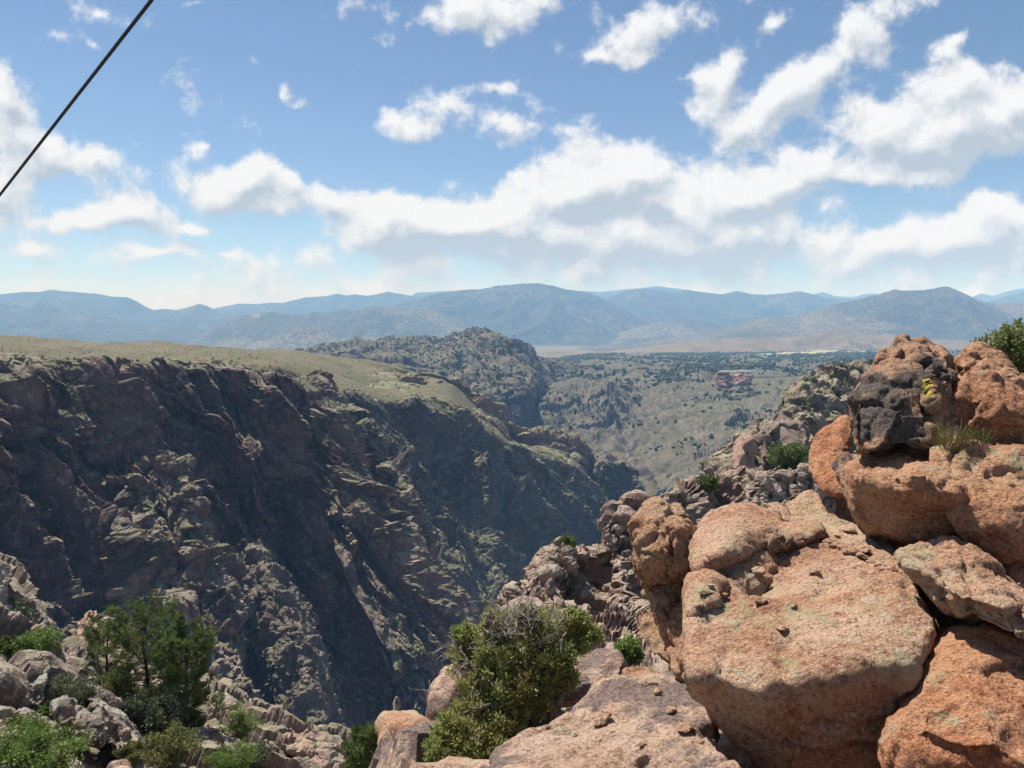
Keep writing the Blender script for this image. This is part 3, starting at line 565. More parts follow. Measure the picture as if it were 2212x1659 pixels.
# ------------------------------------------------------------------ foreground rock materials
def mat_boulder(name, base=(0.37, 0.215, 0.14), pale=(0.52, 0.375, 0.27), red=(0.29, 0.13, 0.075), varnish=0.2, lichen=0.45, grey=0.0, yellow=None, scale=1.0, vcol=(0.045, 0.040, 0.040), stain=None):
    m, nt, b, g = new_mat(name); P = vscale(nt, g.outputs['Position'], (scale, scale, scale)); nx, ny, nz = sep(nt, g.outputs['Normal'])
    n1 = noise(nt, P, 1.1, 5, 0.6); n2 = noise(nt, P, 4.5, 6, 0.65); n3 = noise(nt, P, 26.0, 5, 0.7); n4 = noise(nt, P, 90.0, 3, 0.7)
    c = mixc(nt, n1.smooth(0.36, 0.62), base, pale)
    c = mixc(nt, n2.smooth(0.50, 0.68) * 0.75, c, red)
    c = mixc(nt, noise(nt, P, 2.3, 5, 0.7).smooth(0.56, 0.66) * 0.6, c, tuple(x * 0.5 for x in red))
    c = mixc(nt, n3.smooth(0.50, 0.64) * 0.75, c, tuple(x * 1.15 for x in pale))
    c = mixc(nt, n3.smooth(0.47, 0.36) * 0.8, c, tuple(x * 0.36 for x in base))
    c = mixc(nt, noise(nt, P, 60.0, 4, 0.75).smooth(0.44, 0.34) * 0.7, c, tuple(x * 0.3 for x in base))
    if grey: c = mixc(nt, noise(nt, P, 0.8, 5, 0.6).smooth(0.62 - grey * 0.35, 0.75 - grey * 0.3), c, (0.37, 0.345, 0.31))
    lm = (noise(nt, P, 1.7, 4, 0.6) * 0.55 + noise(nt, P, 9.0, 5, 0.68) * 0.45 + nz * 0.02).smooth(0.585 - lichen * 0.06, 0.625 - lichen * 0.05)
    c = mixc(nt, lm * noise(nt, P, 45.0, 3, 0.6).smooth(0.30, 0.55) * 0.8, c, mixc(nt, noise(nt, P, 3.0, 2, 0.5).smooth(0.42, 0.58), (0.44, 0.41, 0.29), (0.37, 0.35, 0.20)))
    vm = (noise(nt, P, 0.85, 5, 0.6) * 0.75 + n2 * 0.25)
    c = mixc(nt, vm.smooth(0.70 - varnish * 0.30, 0.75 - varnish * 0.28) * n4.smooth(0.18, 0.42), c, mixc(nt, n3.smooth(0.40, 0.60), vcol, tuple(x * 2.2 for x in vcol)))
    if stain:
        for (px, py, d, r) in stain:
            q = W(px, py, d); v = nt.nodes.new('ShaderNodeVectorMath'); v.operation = 'DISTANCE'; nt.links.new(g.outputs['Position'], v.inputs[0]); v.inputs[1].default_value = tuple(q)
            c = mixc(nt, (E(nt, v.outputs['Value']) + (noise(nt, P, 2.2, 5, 0.65) - 0.5) * r * 1.9).smooth(r * 1.12, r * 0.72) * n4.smooth(0.12, 0.45) * 0.92, c, mixc(nt, n3.smooth(0.40, 0.60), vcol, tuple(x * 2.0 for x in vcol)))
    if yellow:
        for (px, py, d, r) in yellow:
            q = W(px, py, d); v = nt.nodes.new('ShaderNodeVectorMath'); v.operation = 'DISTANCE'; nt.links.new(g.outputs['Position'], v.inputs[0]); v.inputs[1].default_value = tuple(q)
            c = mixc(nt, (E(nt, v.outputs['Value']) + (n2 - 0.5) * r * 2.4 + (n3 - 0.5) * r * 1.4).smooth(r * 0.85, r * 0.62), c, (0.48, 0.40, 0.06))
    c = mixc(nt, n4.smooth(0.66, 0.74) * 0.5, c, (0.60, 0.50, 0.42))
    h = n3 * 0.8 + n4 * 0.55 + voro(nt, P, 34.0) * 0.35 + noise(nt, P, 9.0, 4, 0.6) * 0.9
    finish(nt, b, c, 0.92, bump(nt, h, 1.0, 0.055 / scale)); return m
MB_main = mat_boulder('pink_granite', (0.42, 0.225, 0.136), (0.55, 0.375, 0.262), (0.33, 0.126, 0.062), varnish=0.34, lichen=0.85, vcol=(0.15, 0.085, 0.06))
MB_head = mat_boulder('brown_granite', (0.34, 0.175, 0.10), (0.47, 0.29, 0.18), (0.24, 0.098, 0.052), 0.42, 0.35, vcol=(0.095, 0.065, 0.055))
def mat_varnished(YEL=None): return mat_boulder('varnished_granite', (0.34, 0.185, 0.115), (0.45, 0.29, 0.19), (0.25, 0.112, 0.065), 0.40, 0.25, stain=((1885, 880, 7.7, 0.42), (1930, 930, 7.4, 0.36), (1975, 830, 7.8, 0.26), (2025, 790, 7.9, 0.28), (1870, 830, 8.0, 0.26)), yellow=YEL, vcol=(0.062, 0.053, 0.05))
MB_mid = mat_boulder('orange_granite', (0.38, 0.178, 0.098), (0.51, 0.30, 0.18), (0.29, 0.10, 0.048), 0.30, 0.45)
MB_red = mat_boulder('red_granite', (0.43, 0.178, 0.09), (0.52, 0.28, 0.16), (0.33, 0.105, 0.044), 0.12, 0.18)
MB_slab = mat_boulder('patched_slab_granite', (0.42, 0.27, 0.195), (0.54, 0.39, 0.295), (0.28, 0.145, 0.10), 0.72, 0.40, vcol=(0.125, 0.092, 0.082))
MB_left = mat_boulder('grey_lichen_granite', (0.27, 0.195, 0.15), (0.37, 0.295, 0.24), (0.27, 0.15, 0.11), 0.62, 0.9, 0.5, scale=0.9, vcol=(0.085, 0.075, 0.068))
MB_pink = mat_boulder('pale_pink_granite', (0.37, 0.26, 0.20), (0.48, 0.37, 0.295), (0.29, 0.17, 0.125), 0.52, 0.5, 0.25, scale=0.7, vcol=(0.10, 0.08, 0.07))
# ------------------------------------------------------------------ boulders: convex lumps joined, voxel-remeshed, weathered
def laplace(V, ed, it, k=0.5):
    n = np.bincount(ed.ravel(), minlength=len(V)).astype(float)[:, None] + 1e-9
    for _ in range(it):
        S = np.zeros_like(V)
        for c in range(3):
            S[:, c] = np.bincount(ed[:, 0], V[ed[:, 1], c], len(V)) + np.bincount(ed[:, 1], V[ed[:, 0], c], len(V))
        V = V + k * (S / n - V)
    return V
def vnormals(V, F):
    a, b, c = V[F[:, 0]], V[F[:, 1]], V[F[:, 2]]
    n = np.cross(b - a, c - a)
    if F.shape[1] == 4: n = n + np.cross(V[F[:, 2]] - a, V[F[:, 3]] - a)
    N = np.zeros_like(V)
    for k in range(F.shape[1]):
        for c_ in range(3): N[:, c_] += np.bincount(F[:, k], n[:, c_], len(V))
    return N / (np.linalg.norm(N, axis=1, keepdims=True) + 1e-12)
def remesh_hulls(hulls, voxel):
    bm = bmesh.new()
    for pts in hulls:
        vs = [bm.verts.new(p) for p in pts]
        r = bmesh.ops.convex_hull(bm, input=vs)
        dead = [v for v in r['geom_interior'] if isinstance(v, bmesh.types.BMVert)] + [v for v in r['geom_unused'] if isinstance(v, bmesh.types.BMVert)]
        if dead: bmesh.ops.delete(bm, geom=list(set(dead)), context='VERTS')
    me = bpy.data.meshes.new('tmp'); bm.to_mesh(me); bm.free()
    o = bpy.data.objects.new('tmp', me); col.objects.link(o)
    md = o.modifiers.new('r', 'REMESH'); md.mode = 'VOXEL'; md.voxel_size = voxel; md.adaptivity = 0
    dg = bpy.context.evaluated_depsgraph_get(); ev = o.evaluated_get(dg); m2 = ev.to_mesh()
    n = len(m2.vertices); V = np.zeros(n * 3, np.float32); m2.vertices.foreach_get('co', V); V = V.reshape(-1, 3).astype(float)
    e = np.zeros(len(m2.edges) * 2, np.int32); m2.edges.foreach_get('vertices', e); ed = e.reshape(-1, 2)
    L = np.zeros(len(m2.loops), np.int32); m2.loops.foreach_get('vertex_index', L)
    T = np.zeros(len(m2.polygons), np.int32); m2.polygons.foreach_get('loop_total', T); St = np.zeros(len(m2.polygons), np.int32); m2.polygons.foreach_get('loop_start', St)
    q = St[T == 4]; F = np.stack([L[q], L[q + 1], L[q + 2], L[q + 3]], 1)
    ev.to_mesh_clear(); bpy.data.objects.remove(o); bpy.data.meshes.remove(me)
    return V, ed, F
def hull(pts, back=1.2, shrink=0.8, drop=None):
    P = np.array([W(*p) for p in pts])
    if drop is not None: Q = P.copy(); Q[:, 2] -= drop
    else:
        c = P.mean(0); Q = c + (P - c) * shrink; Q = Q * (1 + back / np.maximum(Q[:, 1:2], 1e-6)); Q[:, 2] = np.minimum(Q[:, 2], P[:, 2].max() - 0.03 * back)
    return np.vstack([P, Q])
def weather(V, ed, F, voxel, seed, amp, sm, facet=1.0, cracks=(), joints=0, chop=1.0):
    S = V.max(0) - V.min(0); R = float(S.max())
    V = laplace(V, ed, sm); c0 = V.mean(0); V = c0 + (V - c0) * (1 + 0.022 * chop)
    a1, a2, a3, ab = amp
    cr_ = np.random.RandomState(seed + 900)
    for j_ in range(int(12 * chop) if chop > 0.5 else 0):                                    # spalled faces: outer bulges cut to planes
        n_ = cr_.normal(size=3); n_ /= np.linalg.norm(n_); h_ = V @ n_; lim = h_.max() - cr_.uniform(0.006, 0.028) * R
        V = V - n_ * (np.maximum(h_ - lim, 0) * 0.92)[:, None]
    N = vnormals(V, F)
    for j_ in range(int(46 * chop)):                                    # and local flakes anywhere on the surface
        i_ = cr_.randint(len(V)); n_ = N[i_] + cr_.normal(size=3) * 0.20; n_ /= np.linalg.norm(n_); rad = R * cr_.uniform(0.07, 0.19)
        dv_ = V - V[i_]; m_ = np.linalg.norm(dv_, axis=1); w_ = np.clip((rad - m_) / (rad * 0.25), 0, 1) * (N @ n_ > 0.1)
        V = V - n_ * (np.maximum(dv_ @ n_ + rad * cr_.uniform(0.01, 0.05), 0) * w_ * 0.9)[:, None]
    N = vnormals(V, F)
    D = 0.5 * a1 * fbm(V / (R * 0.30) + seed, 3, seed)
    v, e = cell3((V + 0.10 * R * np.stack([gn(V / (R * 0.2) + 3 * k, seed + k) for k in range(3)], 1)) / (R * 0.24) + seed * 1.7, seed + 2)
    D += ab * v - ab * 0.9 * np.clip(1 - e * 9, 0, 1)
    jr = np.random.RandomState(seed + 500); ctr_ = V.mean(0)
    jw = np.stack([gn(V / (R * 0.35) + 5 * k, seed + 80 + k) for k in range(3)], 1) * R * 0.035 + np.stack([gn(V / (R * 0.08) + 5 * k, seed + 84 + k) for k in range(3)], 1) * R * 0.010
    for j_ in range(joints):                                            # joints: an open line and a small step across it
        n_ = jr.normal(size=3); n_ /= np.linalg.norm(n_); ds = ((V + jw - ctr_) * n_).sum(1) - jr.uniform(-0.22, 0.22) * R
        D += (ds > 0) * jr.uniform(-0.028, 0.028) * R - 0.030 * R * np.clip(1 - np.abs(ds) / (voxel * 1.5), 0, 1) * np.clip(0.4 + 1.8 * gn(V / (R * 0.3) + j_, seed + 95), 0, 1)
    V = V + N * D[:, None]
    for kk, (fs, str_) in enumerate(((0.36, 0.72 * facet), (0.15, 0.60 * facet))):      # break the surface into flat facets
        Nn = vnormals(V, F); q = V + 0.06 * R * np.stack([gn(V / (R * 0.25) + 9 * k, seed + 50 + k) for k in range(3)], 1)
        idv, _e = cell3(q / (R * fs) + seed * 0.37, seed + 60 + kk); key = np.round(idv * 32767.5).astype(np.int64) * 64 + (np.round(Nn * 1.2).astype(np.int64) + 2) @ np.array([1, 4, 16]) * 0
        _u, inv = np.unique(key, return_inverse=True); c_ = np.bincount(inv).astype(float)
        ctr = np.stack([np.bincount(inv, V[:, k]) / c_ for k in range(3)], 1); nn = np.stack([np.bincount(inv, Nn[:, k]) / c_ for k in range(3)], 1); ln = np.linalg.norm(nn, axis=1, keepdims=True); nn = nn / (ln + 1e-9)
        off = ((V - ctr[inv]) * nn[inv]).sum(1); wgt = np.clip((ln[inv, 0] - 0.55) / 0.3, 0, 1) * np.clip(((Nn * nn[inv]).sum(1) - 0.2) / 0.4, 0, 1)
        V = V - nn[inv] * (off * wgt * str_)[:, None]
    V = laplace(V, ed, 2 if sm > 1 else 1)
    N = vnormals(V, F)
    D = a2 * fbm(V / (voxel * 9) + seed, 3, seed + 4, 0.6) + a3 * (ridged(V / (voxel * 4.2) + seed, 3, seed + 8) - 0.6)
    v, e = cell3(V / (voxel * 6.5), seed + 12); D += a2 * 0.4 * v
    for pts, wid, dep in cracks:                                        # open joints, followed on the surface
        C_ = np.array([W(*p) for p in pts]); best = np.full(len(V), 9.0)
        wob = 0.5 * wid * gn(V / 0.07, seed + 90) + 1.6 * wid * gn(V / 0.25, seed + 91)
        for a_, b_ in zip(C_[:-1], C_[1:]):
            d_ = b_ - a_; m_ = np.array([1, 0.15, 1]); t_ = np.clip((((V - a_) * d_) * m_).sum(1) / ((d_ * d_) * m_).sum(), 0, 1)
            best = np.minimum(best, np.linalg.norm((V - a_ - t_[:, None] * d_) * np.array([1, 0.25, 1]), axis=1))
        D -= dep * np.clip(1.6 - np.abs(best + wob * 0.6) / wid, 0, 1)
    return V + N * D[:, None]
def boulder(label, hulls, mat, voxel=0.03, seed=1, amp=(0.05, 0.022, 0.012, 0.03), sm=7, name='boulder', group=None, cat='boulder', facet=1.0, cracks=(), joints=3, flat=False, chop=1.0):
    voxel *= 1.14
    V, ed, F = remesh_hulls(hulls, voxel)
    V = weather(V, ed, F, voxel, seed, amp, sm, facet, cracks, joints, chop)
    c = np.array([(V[:, 0].min() + V[:, 0].max()) / 2, (V[:, 1].min() + V[:, 1].max()) / 2, V[:, 2].min()])
    me = mesh_np(name, V - c, F, not flat, mat); o = link(name, me, None, tuple(c))
    return tag(o, label, cat, group)
# big sunlit boulder in the middle of the pile
boulder('largest pink granite boulder with sunlit sloping top and shaded lichen-mottled front', [
 np.array([W(*p) for p in [(1500, 1462, 5.45), (1606, 1500, 5.25), (1680, 1490, 5.2), (1766, 1460, 5.2), (1830, 1420, 5.3), (1886, 1402, 5.35), (1950, 1425, 5.25), (1972, 1455, 5.2), (2014, 1345, 5.7), (1987, 1277, 6.05), (1948, 1212, 6.9), (1874, 1148, 7.9), (1800, 1112, 8.4), (1700, 1118, 8.4), (1600, 1145, 8.0), (1522, 1232, 7.2), (1500, 1300, 6.5), (1497, 1400, 5.85),
   (1512, 1500, 5.6), (1545, 1545, 5.6), (1600, 1625, 5.6), (1700, 1690, 5.5), (1900, 1690, 5.3), (1925, 1560, 5.3), (1620, 1430, 8.0), (1900, 1420, 7.5), (1520, 1500, 6.4), (1640, 1580, 5.35), (1800, 1560, 5.3)]]),
 np.array([W(*p) for p in [(1505, 1135, 8.0), (1515, 1120, 8.1), (1606, 1085, 8.3), (1674, 1098, 8.5), (1700, 1092, 8.8), (1712, 1150, 7.9), (1690, 1170, 7.25), (1640, 1182, 7.05), (1592, 1194, 6.85), (1545, 1212, 6.75), (1515, 1233, 6.75), (1503, 1190, 7.4), (1540, 1245, 7.35), (1600, 1240, 7.8), (1690, 1220, 8.1), (1510, 1290, 8.0), (1680, 1270, 8.6)]]),
 np.array([W(*p) for p in [(1690, 1140, 7.7), (1730, 1128, 7.75), (1768, 1136, 7.6), (1775, 1148, 7.3), (1740, 1166, 7.1), (1700, 1180, 7.05), (1686, 1166, 7.3), (1700, 1210, 7.9), (1760, 1190, 8.0)]]),
 np.array([W(*p) for p in [(1700, 1090, 9.0), (1745, 1062, 9.3), (1758, 1053, 9.3), (1796, 1112, 8.7), (1800, 1150, 8.2), (1690, 1150, 8.4), (1740, 1150, 9.6), (1790, 1180, 9.4)]]),
 np.array([W(*p) for p in [(1497, 1250, 6.9), (1530, 1245, 6.6), (1560, 1260, 6.5), (1540, 1300, 6.2), (1500, 1330, 6.15), (1494, 1300, 6.4), (1505, 1340, 6.9), (1555, 1310, 6.9)]])],
 MB_main, 0.024, 3, (0.04, 0.028, 0.020, 0.030), 1, facet=0.4, joints=1, chop=0.45, cracks=[([(1755, 1548, 5.25), (1830, 1556, 5.25), (1900, 1545, 5.28), (1975, 1540, 5.3)], 0.022, 0.09), ([(1500, 1400, 5.8), (1530, 1340, 6.1), (1560, 1310, 6.3)], 0.02, 0.05), ([(1800, 1130, 8.2), (1850, 1190, 7.6), (1900, 1215, 7.2)], 0.025, 0.05)])
boulder('knobby brown boulder like a head perched on a leaning stone pillar', [hull([(1361, 1137, 8.2), (1385, 1101, 8.3), (1417, 1079, 8.4), (1457, 1081, 8.4), (1480, 1083, 8.4), (1489, 1105, 8.2), (1501, 1129, 8.1), (1507, 1173, 8.0), (1501, 1205, 7.9), (1497, 1241, 7.8), (1465, 1249, 7.7), (1397, 1279, 7.9), (1373, 1253, 8.0), (1359, 1221, 8.1), (1420, 1180, 7.55), (1460, 1170, 7.55)], 1.0, 0.8),
   hull([(1440, 1150, 7.6), (1475, 1140, 7.6), (1490, 1190, 7.55), (1480, 1240, 7.5), (1448, 1225, 7.5)], 0.6)], MB_head, 0.018, 11, (0.035, 0.026, 0.018, 0.07), 1, facet=0.8, cracks=[([(1448, 1125, 7.7), (1452, 1165, 7.6), (1445, 1215, 7.6)], 0.022, 0.09), ([(1365, 1190, 7.9), (1410, 1200, 7.6), (1440, 1215, 7.6)], 0.015, 0.05)])
boulder('leaning stone pillar with vertical grain under the head-like boulder', [hull([(1392, 1270, 8.3), (1500, 1240, 8.2), (1505, 1300, 7.6), (1512, 1420, 6.7), (1507, 1500, 6.4), (1470, 1470, 6.9), (1433, 1398, 7.5), (1425, 1350, 7.9), (1405, 1298, 8.2)], 0.9, 0.9)], MB_head, 0.020, 13, (0.03, 0.024, 0.018, 0.05), 1, cracks=[([(1455, 1260, 8.1), (1468, 1330, 7.7), (1478, 1400, 7.2)], 0.018, 0.06), ([(1425, 1300, 8.1), (1445, 1370, 7.7), (1462, 1430, 7.2)], 0.012, 0.04)])
boulder('thin brown wedge slab jutting out left of the stone pillar', [hull([(1361, 1322, 8.8), (1405, 1312, 8.7), (1432, 1358, 8.4), (1442, 1422, 8.0), (1466, 1462, 7.7), (1389, 1390, 8.3), (1369, 1372, 8.6)], 0.5, 0.9)], MB_head, 0.022, 15, (0.02, 0.014, 0.008, 0.02), 3)
MB_dark = mat_varnished()
o = boulder('black-varnished boulder with yellow lichen spots atop the rock pile', [
  hull([(1842, 982, 7.4), (1926, 960, 7.05), (2023, 952, 7.2), (2084, 906, 7.5), (1820, 844, 8.05), (1832, 900, 7.7), (1900, 850, 7.55), (1960, 840, 7.55), (2067, 852, 7.7), (1910, 748, 8.6), (1940, 738, 8.7), (1983, 733, 8.7), (2047, 753, 8.6), (2063, 770, 8.4), (1874, 783, 8.4), (1842, 812, 8.25)], 1.6, 0.85),
  hull([(1985, 770, 8.0), (2020, 748, 8.2), (2052, 757, 8.2), (2066, 800, 7.8), (2064, 850, 7.6), (2020, 868, 7.4), (1992, 825, 7.55)], 0.8),
  hull([(1908, 748, 8.5), (1930, 730, 8.6), (1975, 727, 8.6), (1992, 738, 8.5), (1985, 775, 8.2), (1930, 775, 8.2)], 0.7)], MB_dark, 0.022, 17, (0.06, 0.036, 0.026, 0.07), 0, facet=1.1, cracks=[([(1985, 760, 8.2), (1998, 810, 7.7), (2010, 870, 7.5), (2000, 930, 7.4)], 0.03, 0.10), ([(1890, 905, 7.6), (1930, 885, 7.5), (1950, 870, 7.5)], 0.014, 0.05)])
def surf(o, px, py):                       # the point of a rock's surface seen in a direction
    n = len(o.data.vertices); V = np.zeros(n * 3, np.float32); o.data.vertices.foreach_get('co', V); V = V.reshape(-1, 3) + np.array(o.location)
    x = V[:, 0] / V[:, 1]; z = V[:, 2] / V[:, 1]; r = ray(px, py); m = np.hypot(x - r[0] / r[1], z - r[2] / r[1]) < 0.006
    if not m.any(): m = np.argsort(np.hypot(x - r[0] / r[1], z - r[2] / r[1]))[:3]
    S = V[m]; return S[np.argmin(S[:, 1])]
YEL = []
for px, py, r in ((2003, 832, 0.10), (2012, 850, 0.07), (1998, 820, 0.06), (1860, 848, 0.06), (1872, 846, 0.04)):
    q = surf(o, px, py); YEL.append((q[0] / q[1] * 0 + px, py, float(q[1]), r))
o.data.materials[0] = mat_varnished(YEL)
boulder('tall orange boulder with lumpy top behind the grass tufts, beside the leafy bush', [hull([(2067, 771, 8.3), (2087, 753, 8.5), (2123, 745, 8.6), (2147, 767, 8.4), (2179, 783, 8.2), (2212, 811, 8.0), (2270, 850, 7.8), (2270, 960, 7.5), (2212, 952, 7.4), (2167, 960, 7.4), (2123, 948, 7.4), (2081, 904, 7.6), (2067, 824, 7.9), (2140, 850, 7.45), (2200, 880, 7.25)], 1.6, 0.85),
  hull([(2072, 775, 8.2), (2090, 752, 8.3), (2125, 746, 8.3), (2143, 768, 8.2), (2130, 800, 7.9), (2085, 805, 7.9)], 0.9)], MB_mid, 0.022, 19, (0.06, 0.044, 0.03, 0.07), 0, cracks=[([(2082, 800, 8.0), (2092, 850, 7.6), (2085, 905, 7.5)], 0.03, 0.10)])
boulder('wide rust-brown boulder with overhung hollow beneath the black-varnished boulder', [hull([(1836, 1040, 7.3), (1842, 1108, 7.35), (1886, 1146, 7.25), (1950, 1178, 7.1), (2007, 1174, 7.0), (2079, 1176, 7.0), (2112, 1164, 6.9), (2110, 1092, 6.5), (2095, 1040, 6.5), (1850, 1032, 7.0), (1966, 1022, 6.45), (2030, 1020, 6.35), (1842, 970, 8.0), (2030, 940, 7.9), (1900, 950, 8.0), (1960, 1070, 6.42), (2050, 1070, 6.3)], 1.4, 0.85)], MB_mid, 0.024, 23, (0.05, 0.028, 0.020, 0.05), 1, cracks=[([(1850, 1060, 7.1), (1868, 1110, 7.0), (1880, 1150, 6.9)], 0.018, 0.07)])
boulder('broad orange boulder with flat top below the grass tufts at the pile edge', [hull([(2023, 972, 7.0), (2107, 956, 7.0), (2171, 956, 6.9), (2250, 964, 6.8), (2270, 1172, 6.0), (2187, 1222, 5.95), (2147, 1201, 6.05), (2113, 1172, 6.25), (2101, 1092, 6.45), (2023, 1040, 6.75), (2150, 1060, 6.3), (2200, 1120, 6.0)], 1.5, 0.85)], MB_mid, 0.024, 29, (0.05, 0.034, 0.024, 0.06), 1)
boulder('round orange boulder with lichen cap left of the dark stack', [hull([(1746, 972, 9.2), (1766, 936, 9.3), (1795, 915, 9.45), (1838, 925, 9.3), (1840, 972, 9.0), (1800, 1000, 8.6), (1800, 1044, 8.4), (1834, 1078, 8.3), (1790, 1066, 8.5), (1758, 1052, 8.8), (1747, 1012, 9.0)], 1.2, 0.85),
  hull([(1803, 912, 9.5), (1815, 898, 9.5), (1836, 898, 9.5), (1850, 925, 9.3), (1838, 958, 9.1), (1808, 945, 9.2)], 0.7)], MB_red, 0.024, 31, (0.03, 0.024, 0.016, 0.03), 3)
boulder('small dark-faced boulder wedged under the black-varnished boulder', [hull([(1792, 1000, 8.3), (1812, 980, 8.3), (1840, 972, 8.1), (1850, 1050, 7.7), (1842, 1085, 7.7), (1804, 1056, 8.0)], 0.7)], MB_dark, 0.024, 37, (0.02, 0.016, 0.010, 0.02), 4)
boulder('tilted lichen-dusted boulder resting on the red boulder and the largest boulder', [hull([(1938, 1199, 6.05), (1983, 1193, 6.2), (2007, 1170, 6.35), (2043, 1157, 6.35), (2073, 1164, 6.25), (2167, 1229, 5.75), (2240, 1270, 5.45), (2270, 1400, 5.0), (2212, 1394, 5.0), (2167, 1382, 5.1), (2143, 1350, 5.2), (2043, 1326, 5.4), (1991, 1273, 5.7), (1950, 1222, 5.9), (2080, 1280, 5.3), (2160, 1310, 5.12)], 0.8, 0.85),
  hull([(2080, 1175, 6.1), (2108, 1172, 6.1), (2165, 1222, 5.8), (2160, 1260, 5.5), (2085, 1215, 5.75)], 0.5)], MB_main, 0.020, 41, (0.035, 0.024, 0.018, 0.05), 1, cracks=[([(2075, 1165, 6.2), (2090, 1210, 5.8), (2100, 1260, 5.5)], 0.02, 0.06)])
boulder('rounded red boulder below the tilted lichen-dusted boulder', [hull([(1965, 1457, 5.25), (1987, 1422, 5.35), (2019, 1368, 5.55), (2087, 1348, 5.65), (2167, 1396, 5.4), (2270, 1405, 5.2), (2310, 1720, 4.2), (1918, 1710, 4.65), (1888, 1618, 4.85), (1904, 1556, 4.95), (2100, 1490, 4.75), (1990, 1560, 4.65), (2150, 1600, 4.35)], 1.4, 0.85)], MB_red, 0.022, 43, (0.05, 0.024, 0.016, 0.035), 2, facet=0.8)
boulder('small rounded boulder tucked in the dark gap behind the tilted boulder', [hull([(2150, 1215, 6.3), (2185, 1200, 6.3), (2270, 1175, 6.2), (2280, 1290, 5.9), (2170, 1255, 6.1)], 0.8)], MB_red, 0.03, 45)
boulder('flat rock slab with dark patina patches between juniper and largest boulder', [hull([(1040, 1664, 5.55), (1113, 1602, 6.0), (1173, 1564, 6.3), (1191, 1534, 6.6), (1248, 1507, 6.9), (1330, 1470, 7.4), (1450, 1466, 7.35), (1499, 1490, 6.9), (1525, 1536, 6.35), (1660, 1760, 4.4), (960, 1760, 4.7), (1350, 1540, 6.3)], drop=1.0)], MB_slab, 0.024, 47, (0.05, 0.026, 0.016, 0.055), 1, facet=0.8, cracks=[([(1130, 1600, 5.9), (1230, 1560, 6.2), (1330, 1530, 6.4), (1400, 1500, 6.9)], 0.018, 0.05), ([(1200, 1640, 5.4), (1300, 1600, 5.8), (1380, 1590, 5.8)], 0.014, 0.04)])
boulder('shaded brown boulder hidden in the gap beneath the tilted boulder', [hull([(1930, 1240, 6.9), (1990, 1260, 6.5), (2060, 1310, 6.2), (2180, 1370, 5.9), (2280, 1380, 5.8), (2240, 1500, 5.6), (2060, 1440, 5.9), (1975, 1400, 6.1), (1950, 1330, 6.4)], 0.9)], MB_head, 0.04, 44, (0.03, 0.02, 0.01, 0.04), 2)  # filler rock, added to block pale ground so the gap reads as deep shade
boulder('shaded rust boulder in the hollow between black-varnished and largest boulders', [hull([(1780, 1080, 9.2), (1840, 1040, 8.9), (1900, 1100, 8.4), (1960, 1160, 7.9), (1980, 1230, 7.4), (1900, 1230, 7.9), (1810, 1170, 8.6)], 0.9)], MB_mid, 0.04, 46, (0.03, 0.02, 0.01, 0.04), 2)
# rocks round the juniper and under the wedge
boulder('brown block on the drop edge left of the juniper', [hull([(918, 1562, 15), (921, 1502, 15.2), (936, 1472, 15.6), (959, 1442, 16), (1004, 1419, 16.4), (1040, 1450, 15.8), (1030, 1560, 15), (960, 1600, 14.6)], 2.4)], MB_slab, 0.06, 49, (0.10, 0.05, 0.02, 0.10), 2)
boulder('pale orange dome of rock behind the juniper crown', [hull([(1000, 1390, 19), (1020, 1365, 19.5), (1056, 1333, 20), (1105, 1307, 20.5), (1154, 1299, 20.5), (1210, 1322, 20), (1240, 1345, 19.5), (1230, 1430, 18.5), (1020, 1450, 18)], 3.5)], MB_pink, 0.07, 51, (0.12, 0.05, 0.02, 0.12), 3)
boulder('pink rock block behind the juniper stems, beside the stone pillar foot', [hull([(1180, 1468, 9.6), (1248, 1442, 9.9), (1257, 1423, 10.1), (1293, 1412, 10.2), (1334, 1416, 10.1), (1349, 1434, 9.8), (1345, 1468, 9.4), (1274, 1500, 9.0), (1199, 1526, 8.8)], 1.5)], MB_slab, 0.035, 53, (0.06, 0.03, 0.015, 0.06), 3)
boulder('dark flat block in shadow behind the flat slab', [hull([(1334, 1446, 8.8), (1386, 1438, 9.0), (1424, 1444, 8.8), (1465, 1464, 8.5), (1475, 1490, 8.0), (1386, 1480, 8.2), (1330, 1478, 8.5)], 1.0)], MB_head, 0.035, 55, (0.03, 0.02, 0.01, 0.04), 3)
boulder('pale rock ledge with rounded lip left of the dead branch', [hull([(816, 1562, 13.4), (824, 1547, 13.6), (850, 1536, 13.8), (888, 1539, 13.8), (918, 1566, 13.4), (950, 1592, 13), (975, 1652, 12.6), (975, 1760, 11.5), (828, 1760, 11.8), (826, 1599, 13)], 2.0)], MB_main, 0.05, 57, (0.08, 0.05, 0.02, 0.10), 2)
boulder('tiny stone spire standing on the pale rock ledge', [hull([(849, 1545, 13.9), (850, 1515, 14), (854, 1504, 14), (861, 1505, 14), (865, 1518, 14), (866, 1545, 13.9)], 0.3)], MB_left, 0.02, 59, (0.01, 0.01, 0.006, 0.02), 0, joints=2)
